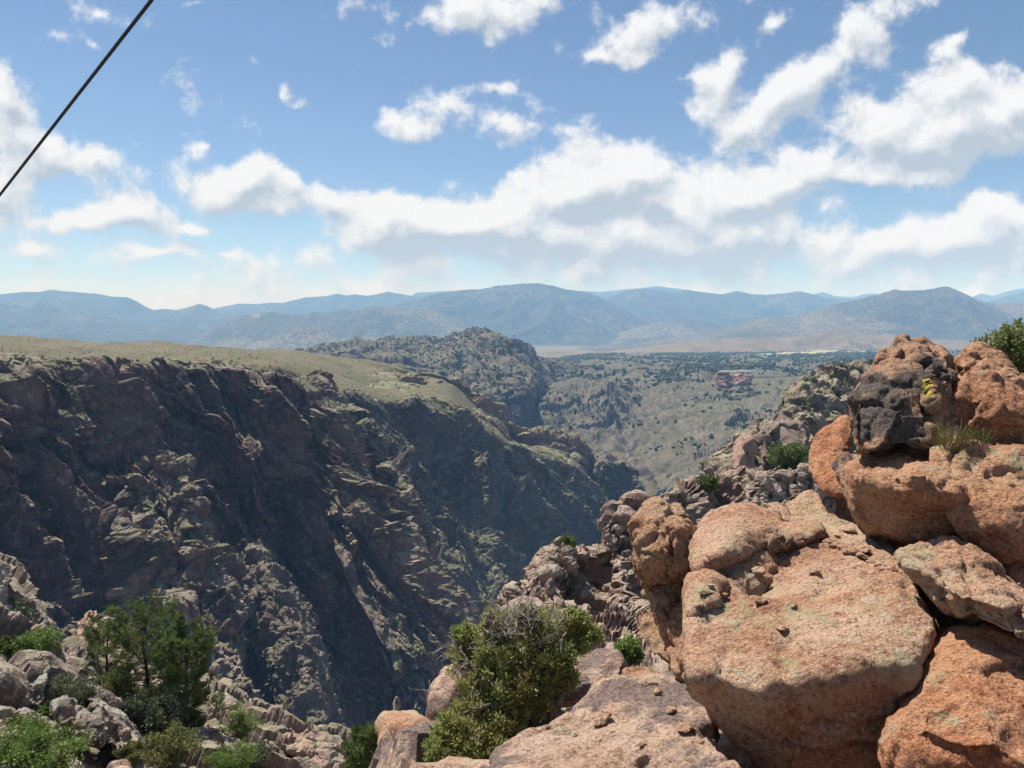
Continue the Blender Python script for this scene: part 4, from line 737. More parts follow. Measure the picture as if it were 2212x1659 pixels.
# fin and blocks of the rim outcrop and the near crag
MB_crag = mat_boulder('jointed_crag_granite', (0.31, 0.22, 0.175), (0.43, 0.33, 0.27), (0.25, 0.15, 0.115), 0.6, 0.35, 0.3, scale=0.35, vcol=(0.10, 0.08, 0.07))
boulder('tall smooth pink rock fin standing out from the rim outcrop', [hull([(1538, 1060, 120), (1559, 1003, 122), (1577, 967, 124), (1591, 940, 126), (1612, 931, 127), (1634, 938, 127), (1644, 965, 125), (1644, 1010, 123), (1636, 1060, 120)], 30)], mat_boulder('pink_fin_rock', (0.33, 0.195, 0.15), (0.43, 0.285, 0.225), (0.25, 0.135, 0.10), 0.3, 0.2, scale=0.16, vcol=(0.12, 0.085, 0.07)), 0.5, 101, (0.8, 0.4, 0.25, 0.8), 1, 'rock_fin', None, 'rock', facet=0.8)
boulder('dark jointed cliff block beside the pink rock fin', [hull([(1638, 930, 138), (1665, 906, 142), (1690, 900, 144), (1728, 903, 144), (1752, 930, 140), (1748, 990, 136), (1650, 1015, 132), (1636, 970, 134)], 34)], mat_boulder('dark_block_rock', (0.21, 0.155, 0.125), (0.29, 0.22, 0.18), (0.17, 0.11, 0.085), 0.5, 0.3, scale=0.16, vcol=(0.085, 0.068, 0.06)), 0.5, 103, (1.0, 0.5, 0.35, 1.6), 0, 'cliff_block', None, 'rock', facet=1.2)
for k, (lab, pts) in enumerate([
  ('rounded block at the left end of the near crag wall', [(1608, 1040, 68), (1625, 1022, 68.5), (1650, 1018, 68.5), (1662, 1035, 68), (1660, 1085, 66.5), (1612, 1090, 66)]),
  ('middle jointed block of the near crag wall under the round shrub', [(1662, 1030, 69), (1680, 1018, 69.5), (1705, 1018, 69.5), (1716, 1030, 69), (1716, 1095, 67), (1664, 1095, 67)]),
  ('domed pale block at the right end of the near crag wall', [(1716, 1022, 69.5), (1735, 1008, 70), (1760, 1010, 70), (1775, 1030, 69.5), (1775, 1095, 67), (1718, 1098, 67)]),
  ('small flat-topped block in front of the pink rock fin', [(1585, 1030, 72), (1604, 1024, 72.5), (1612, 1036, 72), (1608, 1062, 71), (1583, 1060, 71)]),
  ('pink tilted block topping the broken crag', [(1175, 1215, 53), (1200, 1188, 54), (1228, 1190, 54), (1236, 1225, 53), (1215, 1262, 52), (1178, 1255, 52)]),
  ('stacked dark blocks rising beside the head-like boulder', [(1310, 1135, 57), (1324, 1106, 58), (1358, 1104, 58), (1372, 1130, 57.5), (1368, 1195, 56), (1312, 1190, 56)]),
  ('upright narrow rock tooth at the left end of the broken crag', [(1104, 1300, 50), (1108, 1266, 51), (1122, 1262, 51), (1132, 1285, 50.6), (1132, 1310, 50)]),
  ('grey-pink tilted slab in the middle of the broken crag', [(1160, 1245, 51), (1180, 1232, 51.5), (1208, 1240, 51.5), (1202, 1290, 50), (1162, 1296, 49.5)])]):
    boulder(lab, [hull(pts, 5)], MB_crag, 0.13, 110 + k, (0.25, 0.22, 0.16, 0.9), 0, 'rock_block', None, 'rock', facet=1.2, joints=5, flat=True)
# left slope rocks
def lrock(label, pts, back, seed, vox=0.09, mat=None, amp=(0.16, 0.09, 0.07, 0.24), sm=0):
    return boulder(label, [hull(p, back, 0.85) for p in pts], mat or MB_left, vox * 0.8, seed, amp, sm, facet=1.25, joints=5, flat=True)
lrock('grey lichen-covered rock pillar at the top of the left slope', [[(-40, 1205, 34), (0, 1218, 33.5), (17, 1242, 33), (13, 1270, 32.8), (14, 1309, 32.6), (8, 1365, 32), (-40, 1380, 32)]], 3, 61)
lrock('long grey rock fin leaning on the rock pillar of the left slope', [[(12, 1267, 36), (25, 1257, 36.2), (56, 1288, 35.8), (93, 1350, 35), (96, 1375, 34.6), (56, 1400, 34), (20, 1400, 34)]], 3, 63)
lrock('flat-topped pink block under the bright shrub on the left slope', [[(26, 1431, 25.6), (67, 1427, 26), (106, 1441, 25.6), (100, 1476, 24.8), (58, 1487, 24.4), (28, 1459, 24.9), (60, 1530, 24.2), (98, 1520, 24.4)]], 1.6, 65, 0.07)
lrock('jutting pink block with shaded underside in the left slope', [[(117, 1520, 23.4), (167, 1522, 23.4), (222, 1540, 22.8), (229, 1570, 22.3), (222, 1612, 21.8), (180, 1603, 21.8), (147, 1578, 22.2), (122, 1537, 22.9)]], 2.2, 67, 0.07)
lrock('long sloping grey slab below the pines', [[(178, 1442, 31), (209, 1465, 30.5), (244, 1503, 29), (280, 1545, 27.5), (305, 1573, 26.5), (326, 1603, 25.6), (305, 1640, 24.5), (250, 1640, 24), (228, 1573, 24.5), (210, 1523, 26), (180, 1480, 28.5)]], 2.5, 69, 0.08)
lrock('low lichen-spotted slab above the bright green bush on the left slope', [[(-30, 1522, 22), (56, 1526, 22), (111, 1563, 21.5), (146, 1592, 21), (106, 1640, 20), (40, 1630, 20), (-30, 1610, 20.4)]], 2.2, 71, 0.07)
lrock('grey boulder beside the flat-topped pink block', [[(-30, 1440, 24.5), (0, 1428, 25), (16, 1440, 24.8), (18, 1490, 24), (8, 1520, 23.6), (-30, 1530, 23.5)]], 2, 72, 0.07)
lrock('upright brown fin of rock beside the smallest pine', [[(150, 1395, 46), (166, 1362, 46.5), (172, 1337, 47), (200, 1309, 47.5), (214, 1318, 47.5), (208, 1350, 46.5), (190, 1385, 45.5), (165, 1410, 45)], [(130, 1425, 44), (150, 1398, 45), (175, 1395, 45), (185, 1430, 43.5)]], 4, 73, 0.14, MB_slab, (0.25, 0.10, 0.05, 0.25))
lrock('pale pink rock dome behind the pines', [[(190, 1400, 45.5), (194, 1350, 46.5), (220, 1331, 47), (255, 1326, 47), (285, 1336, 46.5), (310, 1400, 45), (300, 1460, 43.5), (190, 1440, 44)]], 5, 75, 0.15, MB_pink, (0.28, 0.12, 0.05, 0.30))
lrock('pale boulder showing between the pine trunks', [[(262, 1450, 39), (305, 1440, 39.5), (352, 1448, 39), (370, 1500, 38), (355, 1540, 37), (270, 1530, 37)]], 3, 77, 0.12, MB_pink)
lrock('lichen-grey boulder with a tiny sapling on top', [[(450, 1502, 36.5), (470, 1494, 36.8), (492, 1524, 36.2), (525, 1533, 36), (540, 1546, 35.6), (545, 1590, 34.6), (481, 1600, 34.4), (450, 1560, 35.2)]], 2.5, 79, 0.10)
lrock('rounded pale boulder right of the lichen-grey boulder', [[(536, 1575, 34.6), (561, 1559, 35), (600, 1573, 34.6), (645, 1590, 34), (660, 1665, 32), (560, 1665, 32)]], 2.5, 81, 0.10, MB_pink)
lrock('knobbly pink boulder at the lip of the left slope', [[(602, 1588, 33.6), (630, 1580, 33.8), (656, 1582, 33.7), (674, 1600, 33.4), (668, 1632, 32.6), (620, 1622, 32.6)]], 2.0, 83, 0.09, MB_pink)
lrock('last pink boulder of the left slope above the gorge', [[(671, 1599, 33.6), (693, 1593, 33.8), (722, 1622, 33.2), (740, 1660, 32.4), (735, 1700, 31.5), (672, 1690, 31.5)]], 2.2, 85, 0.09, MB_pink)
lrock('small brown stone below the gnarled juniper', [[(232, 1668, 20.5), (243, 1648, 20.8), (262, 1642, 20.9), (282, 1656, 20.6), (290, 1690, 20), (232, 1690, 20)]], 1.0, 87, 0.05, MB_slab, (0.06, 0.03, 0.015, 0.06))
# ------------------------------------------------------------------ rim ground under the boulders and the photographer's ledge
gx = np.linspace(-3.4, 14, 150); gy = np.linspace(-4, 30, 200); X, Y = np.meshgrid(gx, gy)
Z = np.where(Y < 2, -1.75, -1.75 - (np.clip(Y, 2, 30) - 2) * 0.55); Z = np.minimum(Z, np.where(Y > 2.6, -4.0 - np.clip(Y - 5, 0, 30) * 0.40, 0))
left = np.clip(-(X + 0.9 + np.clip(Y - 6, 0, 7) * 0.22 - np.clip(Y - 13, 0, 20) * 0.20), 0, 9); Z -= left * 2.6
PP = np.stack([X.ravel(), Y.ravel(), Z.ravel()], 1); v, e = cell3(PP / 1.1, 5); v2, e2 = cell3(PP / 0.4, 6)
Z += (0.28 * v + 0.10 * v2 + 0.05 * fbm(PP / 0.3, 3, 4)).reshape(X.shape)
sheet_obj('rim_ground', np.stack([X, Y, Z], -1), MB_slab, False)
# ------------------------------------------------------------------ loose blocks of the crag
def rock_variant(seed, mat):
    r = np.random.RandomState(seed); P = r.normal(size=(14, 3)); P /= np.linalg.norm(P, axis=1, keepdims=True); P *= np.array([1, 0.8, r.uniform(0.55, 1.0)]) * r.uniform(0.75, 1.05, (14, 1))
    V, ed, F = remesh_hulls([P], 0.10); V = weather(V, ed, F, 0.10, seed, (0.05, 0.02, 0.015, 0.06), 0, 1.3, (), 2); V[:, 2] += 0.5
    return mesh_np('rock_block', V * 0.6, F, False, mat)
RV = [rock_variant(200 + i, MB_crag) for i in range(8)]
rr = np.random.RandomState(5)
nvM, nuM = G_M.shape[:2]; NM = gnormal(G_M); cnt = 0; tries = 0
while cnt < 120 and tries < 6000:
    tries += 1; j = rr.randint(int(nvM * 0.28), int(nvM * 0.85)); i = rr.randint(3, int(nuM * 0.86)); p = G_M[j, i]
    px = p[0] / p[1] * FPX + CX
    if not (1085 < px < 1800): continue
    if NM[j, i, 2] < 0.35 and rr.rand() < 0.7: continue
    o = link('rock_block', RV[rr.randint(8)], None, (p[0], p[1], p[2] - 0.15))
    s = rr.choice([0.35, 0.5, 0.7, 1.0, 1.4], p=[.25, .3, .25, .14, .06]); o.scale = (s, s * rr.uniform(0.7, 1.1), s * rr.uniform(0.7, 1.2))
    o.rotation_euler = (rr.uniform(-.4, .4), rr.uniform(-.4, .4), rr.uniform(0, 6.28))
    tag(o, 'loose pale pink block lying on the broken crag below the boulder pile', 'rock', 'loose blocks on the crag'); cnt += 1

# ------------------------------------------------------------------ chips and stones caught on the boulders
SV = [rock_variant(260 + i, MB_main) for i in range(6)]
rr = np.random.RandomState(12)
tops = [o for o in col.objects if o.name.startswith('boulder')]
def top_point(px, py):
    dg = bpy.context.evaluated_depsgraph_get(); r = Vector(ray(px, py)).normalized(); ok, loc, n, i, ob, m = sc.ray_cast(dg, Vector((0, 0, 0)), r); return (loc, n) if ok and loc.y < 40 else (None, None)
chips = [(1790, 1170), (1802, 1182), (1815, 1188), (1828, 1195), (1806, 1160), (1845, 1200), (1862, 1208), (1880, 1214), (1895, 1222), (1910, 1230), (1925, 1232), (1868, 1196), (1716, 1313), (1690, 1360), (1640, 1300), (1758, 1240), (1835, 1150), (1640, 1240), (1560, 1290), (1522, 1285), (1512, 1310), (1535, 1270), (1400, 1480), (1420, 1500), (1300, 1560), (1240, 1590), (1450, 1540), (1480, 1580), (1390, 1610)]
for k, (px, py) in enumerate(chips):
    loc, n = top_point(px, py)
    if loc is None: continue
    o = link('stone', SV[rr.randint(6)], None, (loc.x, loc.y, loc.z - 0.006)); s_ = rr.uniform(0.07, 0.17); o.scale = (s_ * rr.uniform(.8, 1.5), s_, s_ * rr.uniform(.5, .9)); o.rotation_euler = (rr.uniform(-.2, .2), rr.uniform(-.2, .2), rr.uniform(0, 6.28))
    lab = 'small loose stone chip on the flat patina slab' if px < 1500 else 'small loose stone chip lying on top of the largest boulder'
    tag(o, lab, 'stone', 'stone chips on the slab' if px < 1500 else 'stone chips on the largest boulder')
# ------------------------------------------------------------------ plant materials
def mat_leaf(name, c1, c2, c3=None, scale=3.0, trans=0.25, rough=0.6):
    m, nt, b, g = new_mat(name); P = g.outputs['Position']
    rnd = E(nt, g.outputs['Random Per Island'])
    c = mixc(nt, rnd, c1, c2)
    c = mixc(nt, noise(nt, P, scale, 3, 0.6).smooth(0.42, 0.62) * 0.8, c, c3 or tuple(x * 0.55 for x in c1))
    finish(nt, b, c, rough)
    if trans:
        o = [n for n in nt.nodes if n.type == 'OUTPUT_MATERIAL'][0]; t = nt.nodes.new('ShaderNodeBsdfTranslucent'); nt.links.new(c, t.inputs[0])
        mx = nt.nodes.new('ShaderNodeMixShader'); mx.inputs[0].default_value = trans
        nt.links.new(b.outputs[0], mx.inputs[1]); nt.links.new(t.outputs[0], mx.inputs[2]); nt.links.new(mx.outputs[0], o.inputs[0])
    return m
def mat_bark(name, c1, c2, scale=8.0):
    m, nt, b, g = new_mat(name); P = g.outputs['Position']
    n = noise(nt, vscale(nt, P, (1, 1, 0.2)), scale * 3, 5, 0.65)
    finish(nt, b, mixc(nt, n.smooth(0.4, 0.6), c1, c2), 0.9, bump(nt, n, 0.8, 0.02)); return m
ML_pine = mat_leaf('pine_needles', (0.085, 0.13, 0.034), (0.155, 0.19, 0.054), (0.055, 0.085, 0.024), 1.2, 0.3)
ML_jun = mat_leaf('juniper_scales', (0.19, 0.24, 0.075), (0.31, 0.34, 0.125), (0.30, 0.27, 0.10), 2.4, 0.42)
ML_grey = mat_leaf('grey_green_leaves', (0.11, 0.135, 0.075), (0.165, 0.185, 0.105), None, 1.5, 0.2)
ML_bright = mat_leaf('bright_green_leaves', (0.125, 0.195, 0.042), (0.20, 0.275, 0.07), (0.085, 0.13, 0.03), 2.0, 0.35)
ML_olive = mat_leaf('olive_leaves', (0.15, 0.165, 0.05), (0.21, 0.205, 0.07), (0.09, 0.105, 0.035), 1.5, 0.25)
ML_far = mat_leaf('far_tree_leaves', (0.040, 0.056, 0.028), (0.066, 0.080, 0.038), None, 0.2, 0.0, 0.9)
ML_scrub = mat_leaf('scrub_leaves', (0.075, 0.095, 0.038), (0.12, 0.135, 0.055), None, 0.2, 0.0, 0.9)
ML_grasst = mat_leaf('dry_grass_blades', (0.30, 0.24, 0.10), (0.22, 0.21, 0.07), (0.34, 0.24, 0.12), 6.0, 0.3)
ML_grassg = mat_leaf('green_grass_blades', (0.13, 0.18, 0.04), (0.20, 0.22, 0.06), None, 6.0, 0.3)
MBK_dark = mat_bark('dark_bark', (0.035, 0.028, 0.024), (0.075, 0.06, 0.05))
MBK_grey = mat_bark('weathered_grey_wood', (0.16, 0.14, 0.125), (0.34, 0.31, 0.285))
MBK_jun = mat_bark('juniper_bark', (0.055, 0.045, 0.038), (0.16, 0.135, 0.115))
MBK_burnt = mat_bark('burnt_wood', (0.025, 0.022, 0.020), (0.07, 0.062, 0.056), 2.0)
# ------------------------------------------------------------------ plant geometry (numpy triangle soups)
def tube(pts, rad, sides=6):
    pts = np.asarray(pts, float); n = len(pts); T = np.gradient(pts, axis=0); T /= np.linalg.norm(T, axis=1, keepdims=True) + 1e-9
    a = np.cross(T, [0.31, 0.93, 0.17]); a /= np.linalg.norm(a, axis=1, keepdims=True) + 1e-9; b = np.cross(T, a)
    th = np.arange(sides) * 2 * np.pi / sides
    V = pts[:, None, :] + np.asarray(rad, float)[:, None, None] * (np.cos(th)[None, :, None] * a[:, None, :] + np.sin(th)[None, :, None] * b[:, None, :])
    i = np.arange(n * sides).reshape(n, sides); j = np.roll(i, -1, axis=1)
    F = np.stack([i[:-1], j[:-1], j[1:], i[1:]], -1).reshape(-1, 4)
    F = np.concatenate([F[:, [0, 1, 2]], F[:, [0, 2, 3]]])
    return V.reshape(-1, 3), F
def joinp(parts):
    Vs, Fs, n = [], [], 0
    for V, F in parts: Vs.append(V); Fs.append(F + n); n += len(V)
    return np.concatenate(Vs), np.concatenate(Fs)
def leaves(C, R, size, rs, aspect=2.2, up=0.3, outward=None, quad=True):
    """leaf faces centred at C (n,3) scattered by R; each a pointed diamond (2 triangles)"""
    n = len(C); d = rs.normal(size=(n, 3)); d /= np.linalg.norm(d, axis=1, keepdims=True)
    P = C + d * (R * rs.rand(n) ** 0.45)[:, None]
    t = d * 0.7 + rs.normal(size=(n, 3)) * 0.5 + np.array([0, 0, up])
    if outward is not None: t += outward
    t /= np.linalg.norm(t, axis=1, keepdims=True) + 1e-9
    s = np.cross(t, rs.normal(size=(n, 3))); s /= np.linalg.norm(s, axis=1, keepdims=True) + 1e-9
    L = (size * rs.uniform(0.6, 1.3, n))[:, None]; w = L / aspect / 2
    V = np.stack([P, P + t * L * 0.5 + s * w, P + t * L, P + t * L * 0.5 - s * w], 1).reshape(-1, 3)
    k = np.arange(n)[:, None] * 4
    F = np.concatenate([k + np.array([[0, 1, 2]]), k + np.array([[0, 2, 3]])], 1).reshape(-1, 3)
    return V, F
def limb(p0, dirv, L, r0, rs, n=6, bend=0.25, rise=0.0, r1=None):
    p = [np.array(p0, float)]; d = np.array(dirv, float); d /= np.linalg.norm(d)
    for k in range(n - 1):
        d = d + rs.normal(size=3) * bend + np.array([0, 0, rise]); d /= np.linalg.norm(d); p.append(p[-1] + d * L / (n - 1))
    return np.array(p), np.linspace(r0, r1 if r1 is not None else r0 * 0.25, n)
def plant(name, label, cat, loc, wood, crown, wood_mat, leaf_mat, group=None, wood_name='trunk', crown_name='crown', extra=()):
    e = bpy.data.objects.new(name, None); col.objects.link(e); e.location = tuple(loc); tag(e, label, cat, group)
    if wood: V, F = joinp(wood); link(wood_name, mesh_np(wood_name, V, F, True, wood_mat), e)
    if crown: V, F = joinp(crown); link(crown_name, mesh_np(crown_name, V, F, False, leaf_mat), e)
    for nm, parts, mt in extra: V, F = joinp(parts); link(nm, mesh_np(nm, V, F, True, mt), e)['kind'] = 'stuff'
    return e
def pine(label, loc, h, seed, start=0.30, spread=0.34, needle=0.20, leaf=None, dens=1.0, group=None, lean=0.05):
    rs = np.random.RandomState(seed); wood, crown = [], []
    tr, rd = limb((0, 0, -0.6), (lean, 0.02, 1), h + 0.6, h * 0.028, rs, 12, 0.035, 0.02, h * 0.004); wood.append(tube(tr, rd, 8))
    tips = []
    nb = int(50 * dens)
    for k in range(nb):
        f = start + (1 - start) * (k / nb) ** 0.9; i = f * 11; a = int(i); p = tr[min(a, 10)] * (1 - (i - a)) + tr[min(a + 1, 11)] * (i - a)
        L = h * spread * (0.25 + 0.9 * np.sin(np.pi * min(1, (1 - f) * 0.85 + 0.18)) ** 0.8) * rs.uniform(0.6, 1.15)
        th = k * 2.4 + rs.uniform(-.5, .5); z = rs.uniform(-0.05, 0.35) + f * 0.45
        b, r = limb(p, (np.cos(th), np.sin(th), z), L, h * 0.0085 * (1.2 - f), rs, 6, 0.10, 0.07); wood.append(tube(b, r, 4))
        for q in range(2, 6):
            tips.append((b[q], b[q] - b[q - 1]))
            for m in range(2 if q < 5 else 3):
                d = b[q] - b[q - 1]; d = d / np.linalg.norm(d); sd = np.cross(d, [0, 0, 1]) * rs.choice([-1, 1]) * rs.uniform(.4, 1.1) + d * rs.uniform(.4, 1) + np.array([0, 0, rs.uniform(0, .5)])
                s_, r_ = limb(b[q], sd, L * rs.uniform(0.14, 0.30), h * 0.002, rs, 3, 0.15, 0.1); wood.append(tube(s_, r_, 3)); tips.append((s_[-1], s_[-1] - s_[-2])); tips.append((s_[1], s_[1] - s_[0]))
    for p, d in tips:
        n = int(13 * dens); d = d / (np.linalg.norm(d) + 1e-9)
        crown.append(leaves(np.repeat(p[None], n, 0) + d * 0.05, 0.04, needle, rs, 5.0, 0.25, np.repeat(d[None], n, 0) * 0.7))
    return plant('pine_tree', label, 'tree', loc, wood, crown, MBK_dark, leaf or ML_pine, group)
def bush(label, loc, w, h, seed, leaf, size=0.06, n_clump=60, per=60, name='shrub', wood_mat=None, group=None, stems=7, clump=0.16, aspect=1.8, dead=0.0, cat='shrub', depth=1.0, crown_name='foliage'):
    rs = np.random.RandomState(seed); wood, crown, dd = [], [], []
    cl = []
    for k in range(stems):
        th = k * 2 * np.pi / stems + rs.uniform(-.4, .4); t = rs.uniform(0.25, 1.0)
        b, r = limb((0, 0, -0.1), (np.cos(th) * w * 0.5 * t, np.sin(th) * w * 0.5 * t * depth, h * (1.1 - t * 0.5)), np.hypot(w * 0.45 * t, h * 0.8), 0.02 * h + 0.012, rs, 6, 0.16, 0.03); wood.append(tube(b, r, 5))
        for q in range(2, 6):
            for m in range(3):
                s_, r_ = limb(b[q], rs.normal(size=3) + np.array([0, 0, 0.4]), h * rs.uniform(.12, .3), 0.006 * h + 0.003, rs, 4, 0.2); wood.append(tube(s_, r_, 3)); cl.append(s_[-1])
    cl = np.array(cl)
    u = rs.normal(size=(n_clump, 3)); u /= np.linalg.norm(u, axis=1, keepdims=True); u *= (rs.rand(n_clump) ** 0.33)[:, None]
    lob = rs.uniform(0.72, 1.1, (n_clump, 1))
    C = np.concatenate([cl, u * lob * np.array([w * 0.5, w * 0.5 * depth, h * 0.42]) + np.array([0, 0, h * 0.55])])
    for c in C:
        k = int(per * rs.uniform(0.5, 1.3)); crown.append(leaves(np.repeat(c[None], k, 0), clump * rs.uniform(0.6, 1.3) * max(w, h) * 0.5, size, rs, aspect, 0.3))
    extra = []
    if dead:
        tw = []
        for k in range(int(26 * dead)):
            c = C[rs.randint(len(C))]; s_, r_ = limb(c * 0.8, c - np.array([0, 0, h * 0.4]) + rs.normal(size=3) * 0.3, h * rs.uniform(.15, .34), 0.012, rs, 5, 0.35); tw.append(tube(s_, r_, 4))
            for m in range(3):
                t_, r2 = limb(s_[2 + m % 3], rs.normal(size=3), h * rs.uniform(.06, .14), 0.006, rs, 4, 0.4); tw.append(tube(t_, r2, 3))
        extra.append(('bare_twigs', tw, MBK_grey))  # fine twigs: one part
    return plant(name, label, cat, loc, wood, crown, wood_mat or MBK_jun, leaf, group, 'stems', crown_name, extra)
# ------------------------------------------------------------------ the juniper by the slab
def juniper_main():
    rs = np.random.RandomState(3); base = W(1135, 1600, 8.9); base[2] -= 0.05
    wood, crown, tw = [], [], []
    def wp(px, py, d): return W(px, py, d) - base
    stems = [[(1150, 1590, 8.9), (1152, 1540, 9.0), (1140, 1490, 9.1), (1128, 1440, 9.3), (1115, 1400, 9.4), (1090, 1365, 9.5)],
             [(1152, 1590, 8.9), (1165, 1545, 8.9), (1172, 1500, 9.0), (1160, 1450, 9.1), (1165, 1400, 9.2), (1150, 1345, 9.3)],
             [(1155, 1590, 8.9), (1195, 1540, 8.8), (1215, 1490, 8.9), (1225, 1440, 9.0), (1245, 1395, 9.1), (1255, 1360, 9.2)],
             [(1145, 1590, 8.9), (1120, 1550, 8.8), (1085, 1530, 8.6), (1050, 1525, 8.5), (1010, 1540, 8.4)],
             [(1145, 1585, 8.9), (1120, 1520, 9.0), (1085, 1470, 9.1), (1055, 1430, 9.2), (1020, 1400, 9.3)],
             [(1150, 1595, 8.9), (1110, 1600, 8.5), (1060, 1610, 8.3), (1000, 1620, 8.2)]]
    pts = []
    for s in stems:
        p = cr(np.array([wp(*q) for q in s]), 14) + rs.normal(size=(14, 3)) * 0.015; wood.append(tube(p, np.linspace(0.075, 0.015, 14), 7)); pts.append(p)
    # foliage lobes read from the crown outline (centre px, py, distance, radius in px)
    lobes = [(1010, 1395, 9.3, 42), (1060, 1372, 9.4, 48), (1105, 1350, 9.5, 44), (1150, 1352, 9.4, 44), (1200, 1358, 9.3, 44), (1250, 1362, 9.3, 40), (1280, 1372, 9.2, 22), (1230, 1400, 9.1, 44), (1180, 1410, 9.1, 40), (1130, 1405, 9.2, 44), (1080, 1415, 9.2, 48), (1035, 1435, 9.0, 40), (1100, 1460, 9.0, 42), (1055, 1480, 8.9, 48), (1020, 1500, 8.8, 40), (1090, 1510, 8.7, 46), (1040, 1540, 8.6, 50), (990, 1555, 8.5, 40), (1080, 1565, 8.5, 44), (970, 1590, 8.4, 36), (1020, 1600, 8.3, 46), (1075, 1615, 8.3, 40), (1000, 1640, 8.2, 40), (1190, 1450, 9.0, 26), (1215, 1430, 9.0, 30), (1110, 1590, 8.5, 34), (1145, 1455, 9.0, 36), (1120, 1495, 8.8, 36), (1065, 1440, 8.9, 40), (950, 1625, 8.2, 34), (1000, 1430, 9.1, 34), (1120, 1545, 8.7, 28), (1060, 1655, 8.1, 36), (1185, 1485, 8.9, 28), (1225, 1465, 8.95, 28), (1165, 1525, 8.8, 26), (1060, 1345, 9.3, 26), (1135, 1325, 9.4, 22), (1240, 1338, 9.2, 22), (1000, 1365, 9.3, 20)]
    allw = np.concatenate(pts)
    for (px, py, d, r) in lobes:
        c = wp(px, py, d); R = r / FPX * d
        q = allw[np.argmin(((allw - c) ** 2).sum(1))]
        b = cr(np.array([q, (q + c) / 2 + rs.normal(size=3) * 0.05, c]), 6); wood.append(tube(b, np.linspace(0.022, 0.008, 6), 4))
        for k in range(24):
            u = rs.normal(size=3); u /= np.linalg.norm(u); cc = c + u * R * rs.rand() ** 0.4
            s_, r_ = limb(c + u * R * 0.2, cc - c, np.linalg.norm(cc - c), 0.006, rs, 4, 0.2); wood.append(tube(s_, r_, 3))
            n = rs.randint(30, 62); o = np.repeat((u * 0.6 + [0, 0, 0.4])[None], n, 0)
            crown.append(leaves(np.repeat(cc[None], n, 0), R * 0.32, 0.062, rs, 2.6, 0.35, o))
    for (px, py, d, n) in [(1130, 1340, 9.2, 22), (1110, 1330, 9.0, 14), (1060, 1350, 9.0, 12), (1200, 1340, 9.1, 8), (1130, 1340, 9.4, 16), (1090, 1375, 9.3, 14), (985, 1415, 9.2, 14), (1030, 1450, 8.9, 10), (1010, 1480, 8.8, 8), (1180, 1380, 9.1, 8), (1045, 1400, 9.1, 8), (1080, 1445, 8.9, 8)]:
        c = wp(px, py, d)
        for k in range(n):
            s_, r_ = limb(c + rs.normal(size=3) * 0.12, rs.normal(size=3) + [(-0.5 if px < 1040 else 0), -0.3, 0.8], rs.uniform(.2, .5), 0.009, rs, 6, 0.4); tw.append(tube(s_, r_, 4))
            for m in range(3):
                t_, r2 = limb(s_[1 + m], rs.normal(size=3) + [0, 0, .4], rs.uniform(.08, .22), 0.005, rs, 4, 0.4); tw.append(tube(t_, r2, 3))
    return plant('juniper_tree', 'gnarled juniper tree with bare grey twigs beside the flat rock slab', 'tree', base, wood, crown, MBK_jun, ML_jun, None, 'trunk', 'crown', [('bare_twigs', tw, MBK_grey)])
juniper_main()
def on(px, py, d): return W(px, py, d)
pine('tallest pine of the left slope with open crown and dark trunk', on(322, 1570, 31), 4.9, 5, 0.26, 0.34, 0.20)
pine('slim pine with thin top beside the tallest pine', on(232, 1520, 32), 3.7, 9, 0.12, 0.26, 0.16, None, 0.8)
pine('dense dark pine right of the tallest pine, low boughs to the ground', on(398, 1600, 30), 4.9, 14, 0.05, 0.24, 0.19, None, 1.15)
pine('tiny pine sapling growing on the lichen-grey boulder', on(469, 1560, 35.5), 1.5, 16, 0.35, 0.22, 0.14, None, 0.35)
pine('young bright pine top rising beside the dead branch ledge', on(792, 1720, 14), 1.25, 21, 0.1, 0.3, 0.11, ML_bright if False else ML_pine, 0.9)
bush('grey-green round juniper shrub under the pines', on(330, 1590, 28.5), 3.0, 1.9, 31, ML_grey, 0.10, 110, 70, 'juniper_shrub', depth=0.7)
bush('olive pine shrub at the foot of the slim pine', on(250, 1530, 30), 2.2, 1.5, 32, ML_olive, 0.10, 70, 60, depth=0.7)
bush('gnarled olive juniper with twisted trunk below the sloping slab', on(372, 1655, 22), 2.0, 1.25, 33, ML_olive, 0.07, 80, 70, 'juniper_shrub', dead=0.5, depth=0.8)
bush('low olive juniper clump left of the gnarled juniper', on(290, 1640, 22.4), 0.9, 0.55, 34, ML_olive, 0.07, 30, 60, depth=0.8)
bush('bright green leafy bush at the foot of the left slope', on(70, 1690, 17.5), 2.6, 1.35, 35, ML_bright, 0.075, 120, 60, 'leafy_bush', aspect=1.5, stems=10)
bush('bright green shrub spread on top of the left slope', on(78, 1425, 30), 2.2, 1.25, 36, ML_bright, 0.09, 60, 45, 'leafy_bush', aspect=1.5)
bush('dark green upright shrub next to the bright green shrub', on(18, 1420, 29.5), 0.9, 0.95, 37, ML_pine, 0.09, 36, 50)
bush('grey-green flat-topped juniper shrub growing from the slope slab', on(152, 1520, 25.5), 1.9, 1.05, 38, ML_grey, 0.075, 60, 60, 'juniper_shrub', dead=0.3, depth=0.7)
bush('small grey shrub wedged between rock pillar and rock fin', on(35, 1350, 33), 1.0, 1.3, 39, ML_grey, 0.09, 36, 45)
bush('small grey-green cushion on the low slab', on(67, 1575, 21), 0.5, 0.36, 40, ML_grey, 0.05, 20, 40)
bush('dull brown cushion shrub beside the grey-green cushion', on(30, 1570, 21.5), 0.55, 0.42, 41, ML_olive, 0.05, 20, 36)
bush('tall thin green shrub between the left boulders', on(516, 1610, 30), 1.3, 1.7, 42, ML_bright, 0.08, 50, 40, 'leafy_bush', depth=0.8)
